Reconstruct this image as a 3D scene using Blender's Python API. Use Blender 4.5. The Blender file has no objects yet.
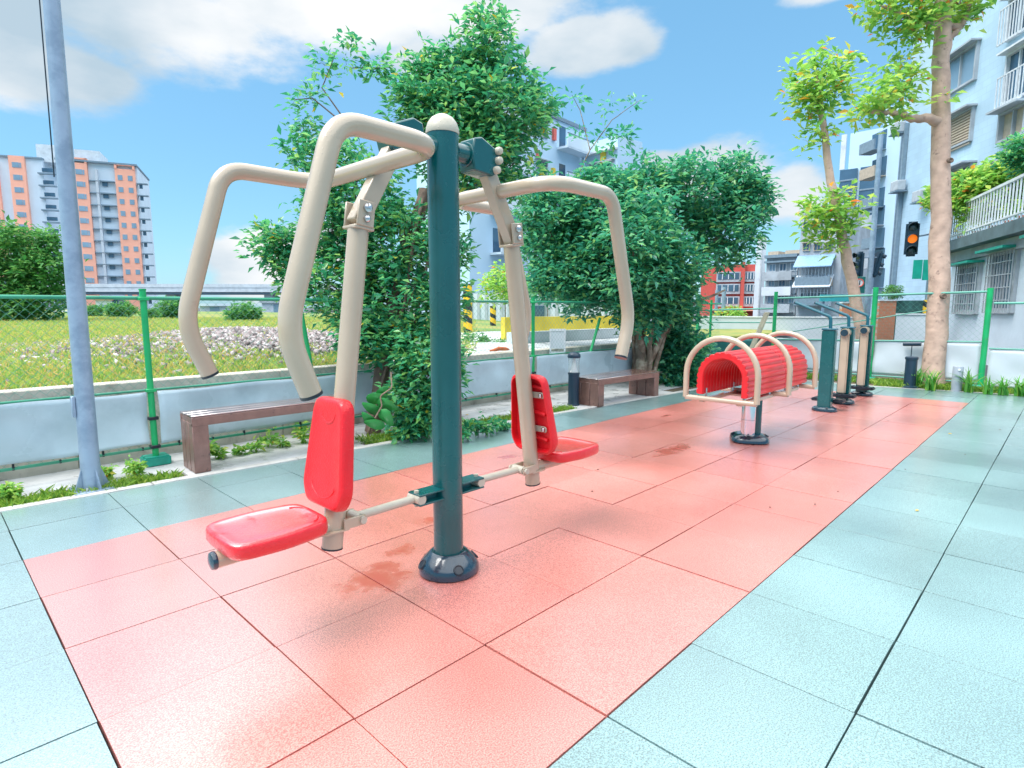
import bpy, bmesh, math, random
import numpy as np
from mathutils import Vector, Matrix
random.seed(7); RNG = np.random.default_rng(11)
PI = math.pi; R_ = math.radians
sc = bpy.context.scene; COL = sc.collection
# ------------------------------------------------------------------ camera
CF, CP, CY = 582.06, .1310379, .76867782
CAM = Vector((-1.26466, -.85265, 1.1403))
FW = Vector((math.cos(CP)*math.cos(CY), math.cos(CP)*math.sin(CY), -math.sin(CP)))
RT = Vector((math.sin(CY), -math.cos(CY), 0)); UP = RT.cross(FW)
cd = bpy.data.cameras.new('camera'); cam = bpy.data.objects.new('camera', cd); COL.objects.link(cam)
M = Matrix((RT, UP, -FW)).transposed().to_4x4(); M.translation = CAM; cam.matrix_world = M
cd.sensor_width = 36; cd.lens = CF/1024*36; cd.clip_end = 3000; cd.clip_start = .05
sc.camera = cam
def at(px, py, D):            # world point seen at a pixel, D metres ahead of the lens
    return CAM + (FW + RT*((px-512)/CF) - UP*((py-384)/CF))*D
def atg(px, D):               # same on the horizon row: world xy
    p = at(px, 308, D); return Vector((p.x, p.y))
# ------------------------------------------------------------------ materials
def mat(name, col, rough=.5, metal=0, var=.12, vscale=6, bump=0, bscale=80, spec=.5, coat=0, crough=.1, drops=0, rvar=.0, col2=None, c2scale=3, c2lo=.45, c2hi=.6, trans=0):
    m = bpy.data.materials.new(name); m.use_nodes = True; nt = m.node_tree; N = nt.nodes; L = nt.links
    b = N['Principled BSDF']; out = N['Material Output']
    tc = N.new('ShaderNodeTexCoord')
    nz = N.new('ShaderNodeTexNoise'); nz.inputs['Scale'].default_value = vscale; nz.inputs['Detail'].default_value = 6
    L.new(tc.outputs['Object'], nz.inputs['Vector'])
    mr = N.new('ShaderNodeMapRange'); mr.inputs['From Min'].default_value = .3; mr.inputs['From Max'].default_value = .7
    mr.inputs['To Min'].default_value = 1-var; mr.inputs['To Max'].default_value = 1+var
    L.new(nz.outputs['Fac'], mr.inputs['Value'])
    hs = N.new('ShaderNodeHueSaturation'); hs.inputs['Color'].default_value = (*col, 1); L.new(mr.outputs[0], hs.inputs['Value'])
    cout = hs.outputs[0]
    if col2:
        n2 = N.new('ShaderNodeTexNoise'); n2.inputs['Scale'].default_value = c2scale; n2.inputs['Detail'].default_value = 8; n2.inputs['Roughness'].default_value = .65
        L.new(tc.outputs['Object'], n2.inputs['Vector'])
        m2 = N.new('ShaderNodeMapRange'); m2.inputs['From Min'].default_value = c2lo; m2.inputs['From Max'].default_value = c2hi
        L.new(n2.outputs['Fac'], m2.inputs['Value'])
        mx = N.new('ShaderNodeMix'); mx.data_type = 'RGBA'; L.new(m2.outputs[0], mx.inputs[0]); L.new(cout, mx.inputs[6]); mx.inputs[7].default_value = (*col2, 1)
        cout = mx.outputs[2]
    L.new(cout, b.inputs['Base Color'])
    b.inputs['Roughness'].default_value = rough; b.inputs['Metallic'].default_value = metal
    if rvar:
        r2 = N.new('ShaderNodeMapRange'); r2.inputs['From Min'].default_value = .35; r2.inputs['From Max'].default_value = .65
        r2.inputs['To Min'].default_value = max(.02, rough-rvar); r2.inputs['To Max'].default_value = min(1, rough+rvar)
        L.new(nz.outputs['Fac'], r2.inputs['Value']); L.new(r2.outputs[0], b.inputs['Roughness'])
    b.inputs['Specular IOR Level'].default_value = spec
    b.inputs['Coat Weight'].default_value = coat; b.inputs['Coat Roughness'].default_value = crough
    nrm = None
    if bump:
        bn = N.new('ShaderNodeTexNoise'); bn.inputs['Scale'].default_value = bscale; bn.inputs['Detail'].default_value = 4
        L.new(tc.outputs['Object'], bn.inputs['Vector'])
        bp = N.new('ShaderNodeBump'); bp.inputs['Strength'].default_value = bump; bp.inputs['Distance'].default_value = .01
        L.new(bn.outputs['Fac'], bp.inputs['Height']); nrm = bp.outputs[0]
    if drops:
        vo = N.new('ShaderNodeTexVoronoi'); vo.inputs['Scale'].default_value = 120; L.new(tc.outputs['Object'], vo.inputs['Vector'])
        dr = N.new('ShaderNodeMapRange'); dr.inputs['From Min'].default_value = .12; dr.inputs['From Max'].default_value = .30
        dr.inputs['To Min'].default_value = 1; dr.inputs['To Max'].default_value = 0; L.new(vo.outputs['Distance'], dr.inputs['Value'])
        b2 = N.new('ShaderNodeBump'); b2.inputs['Strength'].default_value = drops; b2.inputs['Distance'].default_value = .0018
        L.new(dr.outputs[0], b2.inputs['Height'])
        if nrm: L.new(nrm, b2.inputs['Normal'])
        nrm = b2.outputs[0]
    if nrm:
        L.new(nrm, b.inputs['Normal'])
    return m
def leaf_mat(name, cols, rough=.35, tr=.3, spec=.5):
    m = bpy.data.materials.new(name); m.use_nodes = True; nt = m.node_tree; N = nt.nodes; L = nt.links
    b = N['Principled BSDF']; out = N['Material Output']
    g = N.new('ShaderNodeNewGeometry'); cr = N.new('ShaderNodeValToRGB')
    e = cr.color_ramp.elements
    e[0].position = cols[0][0]; e[0].color = (*cols[0][1], 1); e[1].position = cols[-1][0]; e[1].color = (*cols[-1][1], 1)
    for p, c in cols[1:-1]:
        k = e.new(p); k.color = (*c, 1)
    L.new(g.outputs['Random Per Island'], cr.inputs[0]); L.new(cr.outputs[0], b.inputs['Base Color'])
    b.inputs['Roughness'].default_value = rough; b.inputs['Specular IOR Level'].default_value = spec
    t = N.new('ShaderNodeBsdfTranslucent'); mx = N.new('ShaderNodeMixShader'); mx.inputs[0].default_value = tr
    hs = N.new('ShaderNodeHueSaturation'); hs.inputs['Hue'].default_value = .48; hs.inputs['Value'].default_value = 1.6
    L.new(cr.outputs[0], hs.inputs['Color']); L.new(hs.outputs[0], t.inputs['Color'])
    L.new(b.outputs[0], mx.inputs[1]); L.new(t.outputs[0], mx.inputs[2]); L.new(mx.outputs[0], out.inputs['Surface'])
    return m
BEIGE = mat('beige_paint', (.43, .345, .255), .24, var=.07, vscale=5, drops=.22, coat=.6, col2=(.33, .24, .18), c2scale=5, c2lo=.62, c2hi=.8)
TEAL = mat('teal_paint', (.001, .080, .085), .27, var=.1, drops=.15, coat=.3, rvar=.06)
TEALD = mat('teal_paint_handles', (.01, .10, .14), .3, var=.1)
RED = mat('red_plastic', (.70, .012, .020), .32, var=.1, drops=.6, bump=.25, bscale=160, coat=.2, crough=.12, spec=.35)
REDR = mat('red_ribbed_plastic', (.62, .014, .02), .32, var=.12, coat=.2, spec=.4)
STEEL = mat('steel', (.55, .56, .58), .25, metal=1, var=.08, bump=.1, bscale=60)
CHROME = mat('chrome', (.75, .72, .74), .12, metal=1, var=.05)
RUBB = mat('black_rubber', (.012, .018, .028), .35, var=.2)
BOOT = mat('navy_boot_plastic', (.006, .028, .05), .22, var=.15, coat=.7, drops=.3)
CAPM = mat('pale_cap_plastic', (.46, .42, .34), .35, drops=.6, var=.05)
GALV = mat('grey_blue_pole', (.27, .36, .47), .42, metal=.25, var=.1, vscale=4, bump=.06, bscale=25, col2=(.20, .28, .38), c2scale=6)
GREENP = mat('green_fence_paint', (.01, .36, .12), .35, var=.15, col2=(.25, .12, .05), c2scale=14, c2lo=.66, c2hi=.72)
WIRE = mat('green_wire', (.10, .34, .27), .4, var=.1)
RAILM = mat('green_rail_paint', (.03, .27, .16), .35, var=.15)
BLOCKM = mat('teal_block_plastic', (.01, .30, .22), .4, var=.15, vscale=18)
TARP = mat('grey_tarpaulin', (.43, .54, .60), .32, var=.14, vscale=2.5, bump=.8, bscale=2.5, col2=(.33, .43, .49), c2scale=2.2, c2lo=.5, c2hi=.75, rvar=.1)
TARPW = mat('white_panel', (.55, .61, .66), .35, var=.06, vscale=2, bump=.3, bscale=3, col2=(.45, .52, .56), c2scale=1.6, c2lo=.5, c2hi=.8)
CONC = mat('pale_concrete', (.56, .57, .58), .38, var=.14, vscale=5, bump=.3, bscale=40, rvar=.18, col2=(.46, .47, .48), c2scale=2.5, c2lo=.5, c2hi=.8)
KERB = mat('kerb_concrete', (.50, .49, .47), .5, var=.15, vscale=8, bump=.3, bscale=70)
WALLC = mat('retaining_wall_concrete', (.52, .48, .41), .7, var=.2, vscale=5, bump=.4, bscale=40, col2=(.25, .21, .17), c2scale=7, c2lo=.52, c2hi=.75)
WOOD = mat('brown_composite_board', (.20, .105, .085), .4, var=.18, vscale=14, bump=.3, bscale=60, col2=(.035, .02, .022), c2scale=22, c2lo=.62, c2hi=.68, coat=.3)
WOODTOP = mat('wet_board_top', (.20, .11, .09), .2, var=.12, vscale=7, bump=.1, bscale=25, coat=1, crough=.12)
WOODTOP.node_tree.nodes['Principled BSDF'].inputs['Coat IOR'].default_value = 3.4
REDTOP = mat('wet_red_plastic', (.70, .012, .020), .3, var=.06, drops=.5, bump=.3, bscale=60, coat=1, crough=.22)
def sheen_patches(m, sc_, lo, hi, i0, i1):  # glare put on wet upward faces: patchy coat, stronger than real water
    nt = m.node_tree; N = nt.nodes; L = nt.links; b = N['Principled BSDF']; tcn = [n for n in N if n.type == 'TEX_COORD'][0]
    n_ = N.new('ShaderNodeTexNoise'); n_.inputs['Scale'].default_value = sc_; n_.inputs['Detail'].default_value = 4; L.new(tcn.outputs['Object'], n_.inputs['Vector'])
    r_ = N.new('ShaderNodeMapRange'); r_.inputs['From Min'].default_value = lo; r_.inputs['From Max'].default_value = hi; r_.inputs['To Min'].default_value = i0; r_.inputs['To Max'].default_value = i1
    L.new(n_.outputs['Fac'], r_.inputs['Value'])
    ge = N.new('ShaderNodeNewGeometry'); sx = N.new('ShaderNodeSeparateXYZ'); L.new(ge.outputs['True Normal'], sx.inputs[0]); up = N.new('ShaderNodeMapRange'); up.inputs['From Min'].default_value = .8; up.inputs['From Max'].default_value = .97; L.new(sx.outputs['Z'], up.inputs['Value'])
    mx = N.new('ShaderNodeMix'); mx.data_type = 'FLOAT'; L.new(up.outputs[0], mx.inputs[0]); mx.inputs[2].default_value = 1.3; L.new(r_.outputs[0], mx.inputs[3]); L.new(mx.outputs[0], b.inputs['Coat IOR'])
sheen_patches(REDTOP, 9, .40, .47, 1.4, 4.2)
BARK = mat('bark', (.16, .11, .085), .8, var=.3, vscale=14, bump=.8, bscale=30)
BARKP = mat('pale_pink_bark', (.46, .32, .25), .7, var=.2, vscale=7, bump=1, bscale=16, col2=(.18, .12, .10), c2scale=9, c2lo=.58, c2hi=.70)
BARKR = mat('brown_root_bark', (.20, .14, .10), .7, var=.3, vscale=9, bump=.8, bscale=25, col2=(.40, .33, .25), c2scale=6, c2lo=.5, c2hi=.6)
SOIL = mat('soil', (.12, .09, .06), .9, var=.3, vscale=20, bump=.6, bscale=60)
ASPH = mat('asphalt', (.055, .057, .06), .6, var=.2, vscale=3)
def tile_mat(name, col, dark):
    m = mat(name, col, .45, var=.17, vscale=1.1, bump=0)
    nt = m.node_tree; N = nt.nodes; L = nt.links; b = N['Principled BSDF']
    tc = [n for n in N if n.type == 'TEX_COORD'][0]
    # fine rubber granules
    g = N.new('ShaderNodeTexNoise'); g.inputs['Scale'].default_value = 230; g.inputs['Detail'].default_value = 3
    L.new(tc.outputs['Object'], g.inputs['Vector'])
    gm = N.new('ShaderNodeMapRange'); gm.inputs['From Min'].default_value = .33; gm.inputs['From Max'].default_value = .67; gm.inputs['To Min'].default_value = .45; gm.inputs['To Max'].default_value = 1.5
    L.new(g.outputs['Fac'], gm.inputs['Value'])
    hs = [n for n in N if n.type == 'HUE_SAT'][0]
    h2 = N.new('ShaderNodeHueSaturation'); L.new(hs.outputs[0], h2.inputs['Color']); L.new(gm.outputs[0], h2.inputs['Value'])
    # puddle stains
    p = N.new('ShaderNodeTexNoise'); p.inputs['Scale'].default_value = 1.15; p.inputs['Detail'].default_value = 5; p.inputs['Roughness'].default_value = .6
    L.new(tc.outputs['Object'], p.inputs['Vector'])
    # island tint
    ge = N.new('ShaderNodeNewGeometry'); im = N.new('ShaderNodeMapRange'); im.inputs['To Min'].default_value = .92; im.inputs['To Max'].default_value = 1.08
    L.new(ge.outputs['Random Per Island'], im.inputs['Value'])
    h3 = N.new('ShaderNodeHueSaturation'); L.new(h2.outputs[0], h3.inputs['Color']); L.new(im.outputs[0], h3.inputs['Value'])
    # wet spots at given places
    sx = N.new('ShaderNodeSeparateXYZ'); L.new(tc.outputs['Object'], sx.inputs[0])
    wet = None
    for (cx, cy, rx, ry, s) in PUDDLES:
        v = N.new('ShaderNodeVectorMath'); v.operation = 'SUBTRACT'; L.new(tc.outputs['Object'], v.inputs[0]); v.inputs[1].default_value = (cx, cy, 0)
        v2 = N.new('ShaderNodeVectorMath'); v2.operation = 'MULTIPLY'; L.new(v.outputs[0], v2.inputs[0]); v2.inputs[1].default_value = (1/rx, 1/ry, 0)
        ln = N.new('ShaderNodeVectorMath'); ln.operation = 'LENGTH'; L.new(v2.outputs[0], ln.inputs[0])
        a = N.new('ShaderNodeMapRange'); a.inputs['From Min'].default_value = 0; a.inputs['From Max'].default_value = 1; a.inputs['To Min'].default_value = s; a.inputs['To Max'].default_value = 0
        L.new(ln.outputs['Value'], a.inputs['Value'])
        if wet is None: wet = a.outputs[0]
        else:
            mm = N.new('ShaderNodeMath'); mm.operation = 'MAXIMUM'; L.new(wet, mm.inputs[0]); L.new(a.outputs[0], mm.inputs[1]); wet = mm.outputs[0]
    pn = N.new('ShaderNodeTexNoise'); pn.inputs['Scale'].default_value = 9; pn.inputs['Detail'].default_value = 5; L.new(tc.outputs['Object'], pn.inputs['Vector'])
    ad = N.new('ShaderNodeMath'); ad.operation = 'MULTIPLY'; L.new(wet, ad.inputs[0]); L.new(pn.outputs['Fac'], ad.inputs[1])
    th = N.new('ShaderNodeMapRange'); th.inputs['From Min'].default_value = .26; th.inputs['From Max'].default_value = .44; L.new(ad.outputs[0], th.inputs['Value'])
    mx = N.new('ShaderNodeMix'); mx.data_type = 'RGBA'; L.new(th.outputs[0], mx.inputs[0]); L.new(h3.outputs[0], mx.inputs[6]); mx.inputs[7].default_value = (*dark, 1)
    L.new(mx.outputs[2], b.inputs['Base Color'])
    rr = N.new('ShaderNodeMapRange'); rr.inputs['From Min'].default_value = .35; rr.inputs['From Max'].default_value = .65; rr.inputs['To Min'].default_value = .30; rr.inputs['To Max'].default_value = .52
    L.new(p.outputs['Fac'], rr.inputs['Value'])
    r3 = N.new('ShaderNodeMix'); r3.data_type = 'FLOAT'; L.new(th.outputs[0], r3.inputs[0]); L.new(rr.outputs[0], r3.inputs[2]); r3.inputs[3].default_value = .04
    L.new(r3.outputs[0], b.inputs['Roughness'])
    inv = N.new('ShaderNodeMapRange'); inv.inputs['To Min'].default_value = .35; inv.inputs['To Max'].default_value = .0; L.new(th.outputs[0], inv.inputs['Value'])
    bp = N.new('ShaderNodeBump'); bp.inputs['Distance'].default_value = .003; L.new(inv.outputs[0], bp.inputs['Strength']); L.new(g.outputs['Fac'], bp.inputs['Height']); L.new(bp.outputs[0], b.inputs['Normal'])
    b.inputs['Specular IOR Level'].default_value = 1.0
    b.inputs['Coat Weight'].default_value = 1; b.inputs['Coat Roughness'].default_value = .24; 
    # hand-placed sky glare on the wet floor: coat mirrors more than water would
    sheen = None
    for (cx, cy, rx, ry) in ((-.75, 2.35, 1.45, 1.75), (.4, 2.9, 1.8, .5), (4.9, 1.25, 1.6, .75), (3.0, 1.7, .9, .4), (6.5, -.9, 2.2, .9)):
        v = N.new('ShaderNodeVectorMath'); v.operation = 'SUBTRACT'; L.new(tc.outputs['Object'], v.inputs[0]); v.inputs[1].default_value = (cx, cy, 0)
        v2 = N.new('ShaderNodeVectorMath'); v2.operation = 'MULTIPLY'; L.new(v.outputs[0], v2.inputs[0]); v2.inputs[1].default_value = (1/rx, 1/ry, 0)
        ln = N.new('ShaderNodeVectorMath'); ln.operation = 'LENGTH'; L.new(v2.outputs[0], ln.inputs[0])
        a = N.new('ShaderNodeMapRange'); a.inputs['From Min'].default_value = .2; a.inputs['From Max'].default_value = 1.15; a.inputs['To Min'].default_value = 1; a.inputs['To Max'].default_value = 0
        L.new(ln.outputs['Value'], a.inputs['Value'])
        if sheen is None: sheen = a.outputs[0]
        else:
            mm = N.new('ShaderNodeMath'); mm.operation = 'MAXIMUM'; L.new(sheen, mm.inputs[0]); L.new(a.outputs[0], mm.inputs[1]); sheen = mm.outputs[0]
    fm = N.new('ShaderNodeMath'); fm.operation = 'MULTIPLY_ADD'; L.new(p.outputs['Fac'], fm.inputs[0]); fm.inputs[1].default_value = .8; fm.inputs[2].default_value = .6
    f2 = N.new('ShaderNodeMath'); f2.operation = 'MULTIPLY'; L.new(fm.outputs[0], f2.inputs[0]); L.new(sheen, f2.inputs[1])
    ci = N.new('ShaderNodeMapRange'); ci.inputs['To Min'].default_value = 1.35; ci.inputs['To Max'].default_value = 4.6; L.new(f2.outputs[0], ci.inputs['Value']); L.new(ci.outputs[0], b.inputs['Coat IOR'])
 
    return m
PUDDLES = [(.02, 1.20, .36, .30, 1.1), (.25, 1.35, .3, .2, .8), (2.95, 1.4, .55, .16, 1.15), (1.85, 2.2, .35, .13, .9), (2.5, 2.35, .3, .2, .8), (.6, 1.55, .3, .2, .75), (4.2, 2.2, .5, .1, .8), (6.2, 1.0, .3, .3, .7)]
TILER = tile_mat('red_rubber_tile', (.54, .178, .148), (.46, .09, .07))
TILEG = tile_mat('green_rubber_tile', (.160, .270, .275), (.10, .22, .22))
# ------------------------------------------------------------------ object helpers
def tag(o, label=None, cat=None, group=None, kind=None):
    if label: o['label'] = label
    if cat: o['category'] = cat
    if group: o['group'] = group
    if kind: o['kind'] = kind
    return o
def empty(name, loc=(0, 0, 0), rz=0, label=None, cat=None, group=None):
    o = bpy.data.objects.new(name, None); COL.objects.link(o); o.location = loc; o.rotation_euler = (0, 0, rz); o.empty_display_size = .1
    return tag(o, label, cat, group)
def copy_tree(o, parent=None):
    c = o.copy(); COL.objects.link(c); c.parent = parent
    for ch in [x for x in COL.objects if x.parent == o]: copy_tree(ch, c)
    return c
class MB:
    def __init__(s): s.bm = bmesh.new()
    def box(s, lo, hi, bev=0, mtx=None, seg=1):
        lo = Vector(lo); hi = Vector(hi); c = (lo+hi)/2; d = hi-lo
        r = bmesh.ops.create_cube(s.bm, size=1, matrix=Matrix.Translation(c) @ Matrix.Diagonal((*d, 1)))
        vs = r['verts']
        if bev:
            es = list({e for v in vs for e in v.link_edges})
            rb = bmesh.ops.bevel(s.bm, geom=es, offset=min(bev, min(abs(x) for x in d)*.45), segments=seg, affect='EDGES', clamp_overlap=True)
            vs = rb['verts']
        if mtx: bmesh.ops.transform(s.bm, matrix=mtx, verts=list({v for v in vs}))
        return s
    def tube(s, pts, r, n=12, caps=True, closed=False):
        pts = [Vector(p) for p in pts]; k = len(pts); rs = r if isinstance(r, (list, tuple)) else [r]*k
        t0 = (pts[1]-pts[0]).normalized(); u = t0.orthogonal().normalized(); rings = []; prev = t0
        for i, p in enumerate(pts):
            if closed: t = (pts[(i+1) % k]-pts[i-1]).normalized()
            else: t = ((pts[min(i+1, k-1)]-p).normalized()+(p-pts[max(i-1, 0)]).normalized()).normalized() if 0 < i < k-1 else ((pts[1]-pts[0]) if i == 0 else (pts[-1]-pts[-2])).normalized()
            q = prev.rotation_difference(t); u = q @ u; prev = t; v = t.cross(u)
            rings.append([s.bm.verts.new(p+(u*math.cos(2*PI*j/n)+v*math.sin(2*PI*j/n))*rs[i]) for j in range(n)])
        for i in range(k-1 if not closed else k):
            a, b = rings[i], rings[(i+1) % k]
            for j in range(n): s.bm.faces.new((a[j], a[(j+1) % n], b[(j+1) % n], b[j]))
        if caps and not closed:
            s.bm.faces.new(rings[0][::-1]); s.bm.faces.new(rings[-1])
        return s
    def lathe(s, prof, c=(0, 0, 0), n=32, mtx=None):   # prof [(r,z)...]
        c = Vector(c); rings = []; allv = []
        for r, z in prof:
            if r < 1e-6: ring = [s.bm.verts.new(c+Vector((0, 0, z)))]
            else: ring = [s.bm.verts.new(c+Vector((r*math.cos(2*PI*j/n), r*math.sin(2*PI*j/n), z))) for j in range(n)]
            rings.append(ring); allv += ring
        for a, b in zip(rings, rings[1:]):
            if len(a) == 1 and len(b) == 1: continue
            for j in range(n):
                if len(a) == 1: s.bm.faces.new((a[0], b[(j+1) % n], b[j]))
                elif len(b) == 1: s.bm.faces.new((a[j], a[(j+1) % n], b[0]))
                else: s.bm.faces.new((a[j], a[(j+1) % n], b[(j+1) % n], b[j]))
        if len(rings[0]) > 1: s.bm.faces.new(rings[0][::-1])
        if len(rings[-1]) > 1: s.bm.faces.new(rings[-1])
        if mtx: bmesh.ops.transform(s.bm, matrix=mtx, verts=allv)
        return s
    def prism(s, poly, fn, a, b):   # poly [(u,v)], fn(u,v,w)->xyz
        A = [s.bm.verts.new(fn(u, v, a)) for u, v in poly]; B = [s.bm.verts.new(fn(u, v, b)) for u, v in poly]
        s.bm.faces.new(A[::-1]); s.bm.faces.new(B)
        for i in range(len(poly)):
            j = (i+1) % len(poly); s.bm.faces.new((A[i], A[j], B[j], B[i]))
        return s
    def quad(s, *p):
        s.bm.faces.new([s.bm.verts.new(q) for q in p]); return s
    def build(s, name, m, parent=None, smooth=True, bevel=0, sub=0, angle=38, label=None, loc=None):
        bmesh.ops.recalc_face_normals(s.bm, faces=s.bm.faces)
        me = bpy.data.meshes.new(name); s.bm.to_mesh(me); s.bm.free(); me.materials.append(m)
        o = bpy.data.objects.new(name, me); COL.objects.link(o); o.parent = parent
        if loc: o.location = loc
        if bevel:
            md = o.modifiers.new('bevel', 'BEVEL'); md.width = bevel; md.segments = 2; md.limit_method = 'ANGLE'
        if sub:
            md = o.modifiers.new('sub', 'SUBSURF'); md.levels = sub; md.render_levels = sub
        if smooth:
            me.shade_smooth()
            if not sub: me.set_sharp_from_angle(angle=R_(angle))
        if label: o['label'] = label
        return o
def rounded(pts, rad, seg=7):     # round the corners of a polyline
    pts = [Vector(p) for p in pts]; out = [pts[0]]
    rr = rad if isinstance(rad, (list, tuple)) else [rad]*(len(pts)-2)
    for i in range(1, len(pts)-1):
        a, b, c = pts[i-1], pts[i], pts[i+1]; u = (a-b).normalized(); v = (c-b).normalized()
        ang = u.angle(v); t = min(rr[i-1]/math.tan(ang/2), (a-b).length*.49, (c-b).length*.49)
        p0 = b+u*t; p2 = b+v*t
        for k in range(seg+1):
            s = k/seg; out.append(p0*(1-s)**2*1 + b*2*s*(1-s) + p2*s*s)
    out.append(pts[-1]); return out
def struct(o): o['kind'] = 'structure'; return o
def leaves(centers, n_per, spread, size, seed=0, flat=.4, elong=2.1, out_from=None):
    """numpy mesh of leaves: clusters of n_per folded leaves around twig tips"""
    rg = np.random.default_rng(seed); C = np.repeat(np.asarray(centers, float), n_per, 0); n = len(C)
    d = rg.normal(size=(n, 3)); d[:, 2] = d[:, 2]*flat+.10; d /= np.linalg.norm(d, axis=1)[:, None]
    base = C + d*spread*rg.uniform(.05, .75, (n, 1)) + rg.normal(size=(n, 3))*spread*.25
    up = np.array([0, 0, 1.])+rg.normal(size=(n, 3))*.45; side = np.cross(d, up); side /= np.linalg.norm(side, axis=1)[:, None]
    nor = np.cross(side, d)
    L = (size*rg.uniform(.42, 1.35, n))[:, None]; W = L/elong/2*1.0
    droop = -nor*L*.12
    v0 = base; v1 = base+d*L*.45+side*W; v2 = base+d*L+droop*1.5; v3 = base+d*L*.45-side*W
    v = np.stack([v0, v1, v2, v3], 1).reshape(-1, 3)
    mid = None
    idx = np.arange(n)*4
    f = np.stack([idx, idx+1, idx+2, idx, idx+2, idx+3], 1).reshape(-1, 3)
    fold = nor*W*.35
    v = v.reshape(n, 4, 3); v[:, 1] += fold; v[:, 3] += fold; v = v.reshape(-1, 3)
    return v, f
def mesh_np(name, v, f, m, parent=None, smooth=False):
    me = bpy.data.meshes.new(name); n = len(v); k = len(f); w = f.shape[1]
    me.vertices.add(n); me.vertices.foreach_set('co', np.asarray(v, np.float32).ravel())
    me.loops.add(k*w); me.loops.foreach_set('vertex_index', f.astype(np.int32).ravel())
    me.polygons.add(k); me.polygons.foreach_set('loop_start', (np.arange(k)*w).astype(np.int32))
    me.update(calc_edges=True); me.validate()
    me.materials.append(m)
    if smooth: me.shade_smooth()
    o = bpy.data.objects.new(name, me); COL.objects.link(o); o.parent = parent; return o
def blob_pts(blobs, seed=0, shell=.55):
    """blobs: (centre, (rx,ry,rz), n) -> random points, denser near the shell and broken into lumps"""
    rg = np.random.default_rng(seed); P = []
    for c, r, n in blobs:
        d = rg.normal(size=(n, 3)); d /= np.linalg.norm(d, axis=1)[:, None]
        rad = rg.uniform(shell**3, 1, n)**(1/3)
        k = rg.normal(size=(9, 3)); k /= np.linalg.norm(k, axis=1)[:, None]
        lump = np.max(np.clip(d@k.T, 0, 1)**4, axis=1)*.32+.78
        P.append(np.array(c)+d*(rad*lump)[:, None]*np.array(r))
    return np.concatenate(P)
def pxblob(px, py, r, D, n, dz=None, fl=1.0):
    rr = r*D/CF; return (tuple(at(px, py, D)), (rr, rr, rr*fl), n)
# ================================================================== WORLD
SUN_EL, SUN_AZ = 60, 160        # azimuth of the sun measured from +x towards +y, degrees
w = bpy.data.worlds.new('World'); sc.world = w; w.use_nodes = True; nt = w.node_tree; N = nt.nodes; L = nt.links
bg = N['Background']; sky = N.new('ShaderNodeTexSky'); sky.sky_type = 'NISHITA'; sky.sun_disc = False
sky.sun_elevation = R_(SUN_EL); sky.sun_rotation = R_(90-SUN_AZ); sky.air_density = 1.0; sky.dust_density = .6; sky.ozone_density = 1.5
tc = N.new('ShaderNodeTexCoord')
gain = N.new('ShaderNodeMix'); gain.data_type = 'RGBA'; gain.blend_type = 'MULTIPLY'; gain.inputs[0].default_value = 1; gain.inputs[7].default_value = (.66, .85, .86, 1)
L.new(sky.outputs[0], gain.inputs[6])
blu = N.new('ShaderNodeMix'); blu.data_type = 'RGBA'; blu.inputs[0].default_value = .62; L.new(gain.outputs[2], blu.inputs[6]); blu.inputs[7].default_value = (.74, 1.85, 2.95, 1)
# clouds: soft lumps placed by direction, their edges broken by noise
def dirof(px, py):
    v = (FW + RT*((px-512)/CF) - UP*((py-384)/CF)).normalized(); return v
nz = N.new('ShaderNodeTexNoise'); nz.inputs['Scale'].default_value = 5.5; nz.inputs['Detail'].default_value = 9; nz.inputs['Roughness'].default_value = .58
mp = N.new('ShaderNodeMapping'); mp.inputs['Scale'].default_value = (1, 1, 2.2); L.new(tc.outputs['Generated'], mp.inputs[0]); L.new(mp.outputs[0], nz.inputs['Vector'])
CL = [(-60, 20, 190, 90), (120, 5, 210, 85), (300, -10, 230, 80), (480, 0, 150, 85), (575, 42, 90, 42), (610, 45, 60, 32), (715, 170, 85, 42), (790, 195, 60, 40), (650, 165, 55, 20),
      (250, 262, 75, 48), (330, 240, 60, 30), (850, -25, 90, 26), (430, 60, 60, 30), (40, 60, 120, 40), (1150, 250, 170, 60), (-260, 120, 240, 120), (-500, 60, 300, 250)]
acc = None
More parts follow.
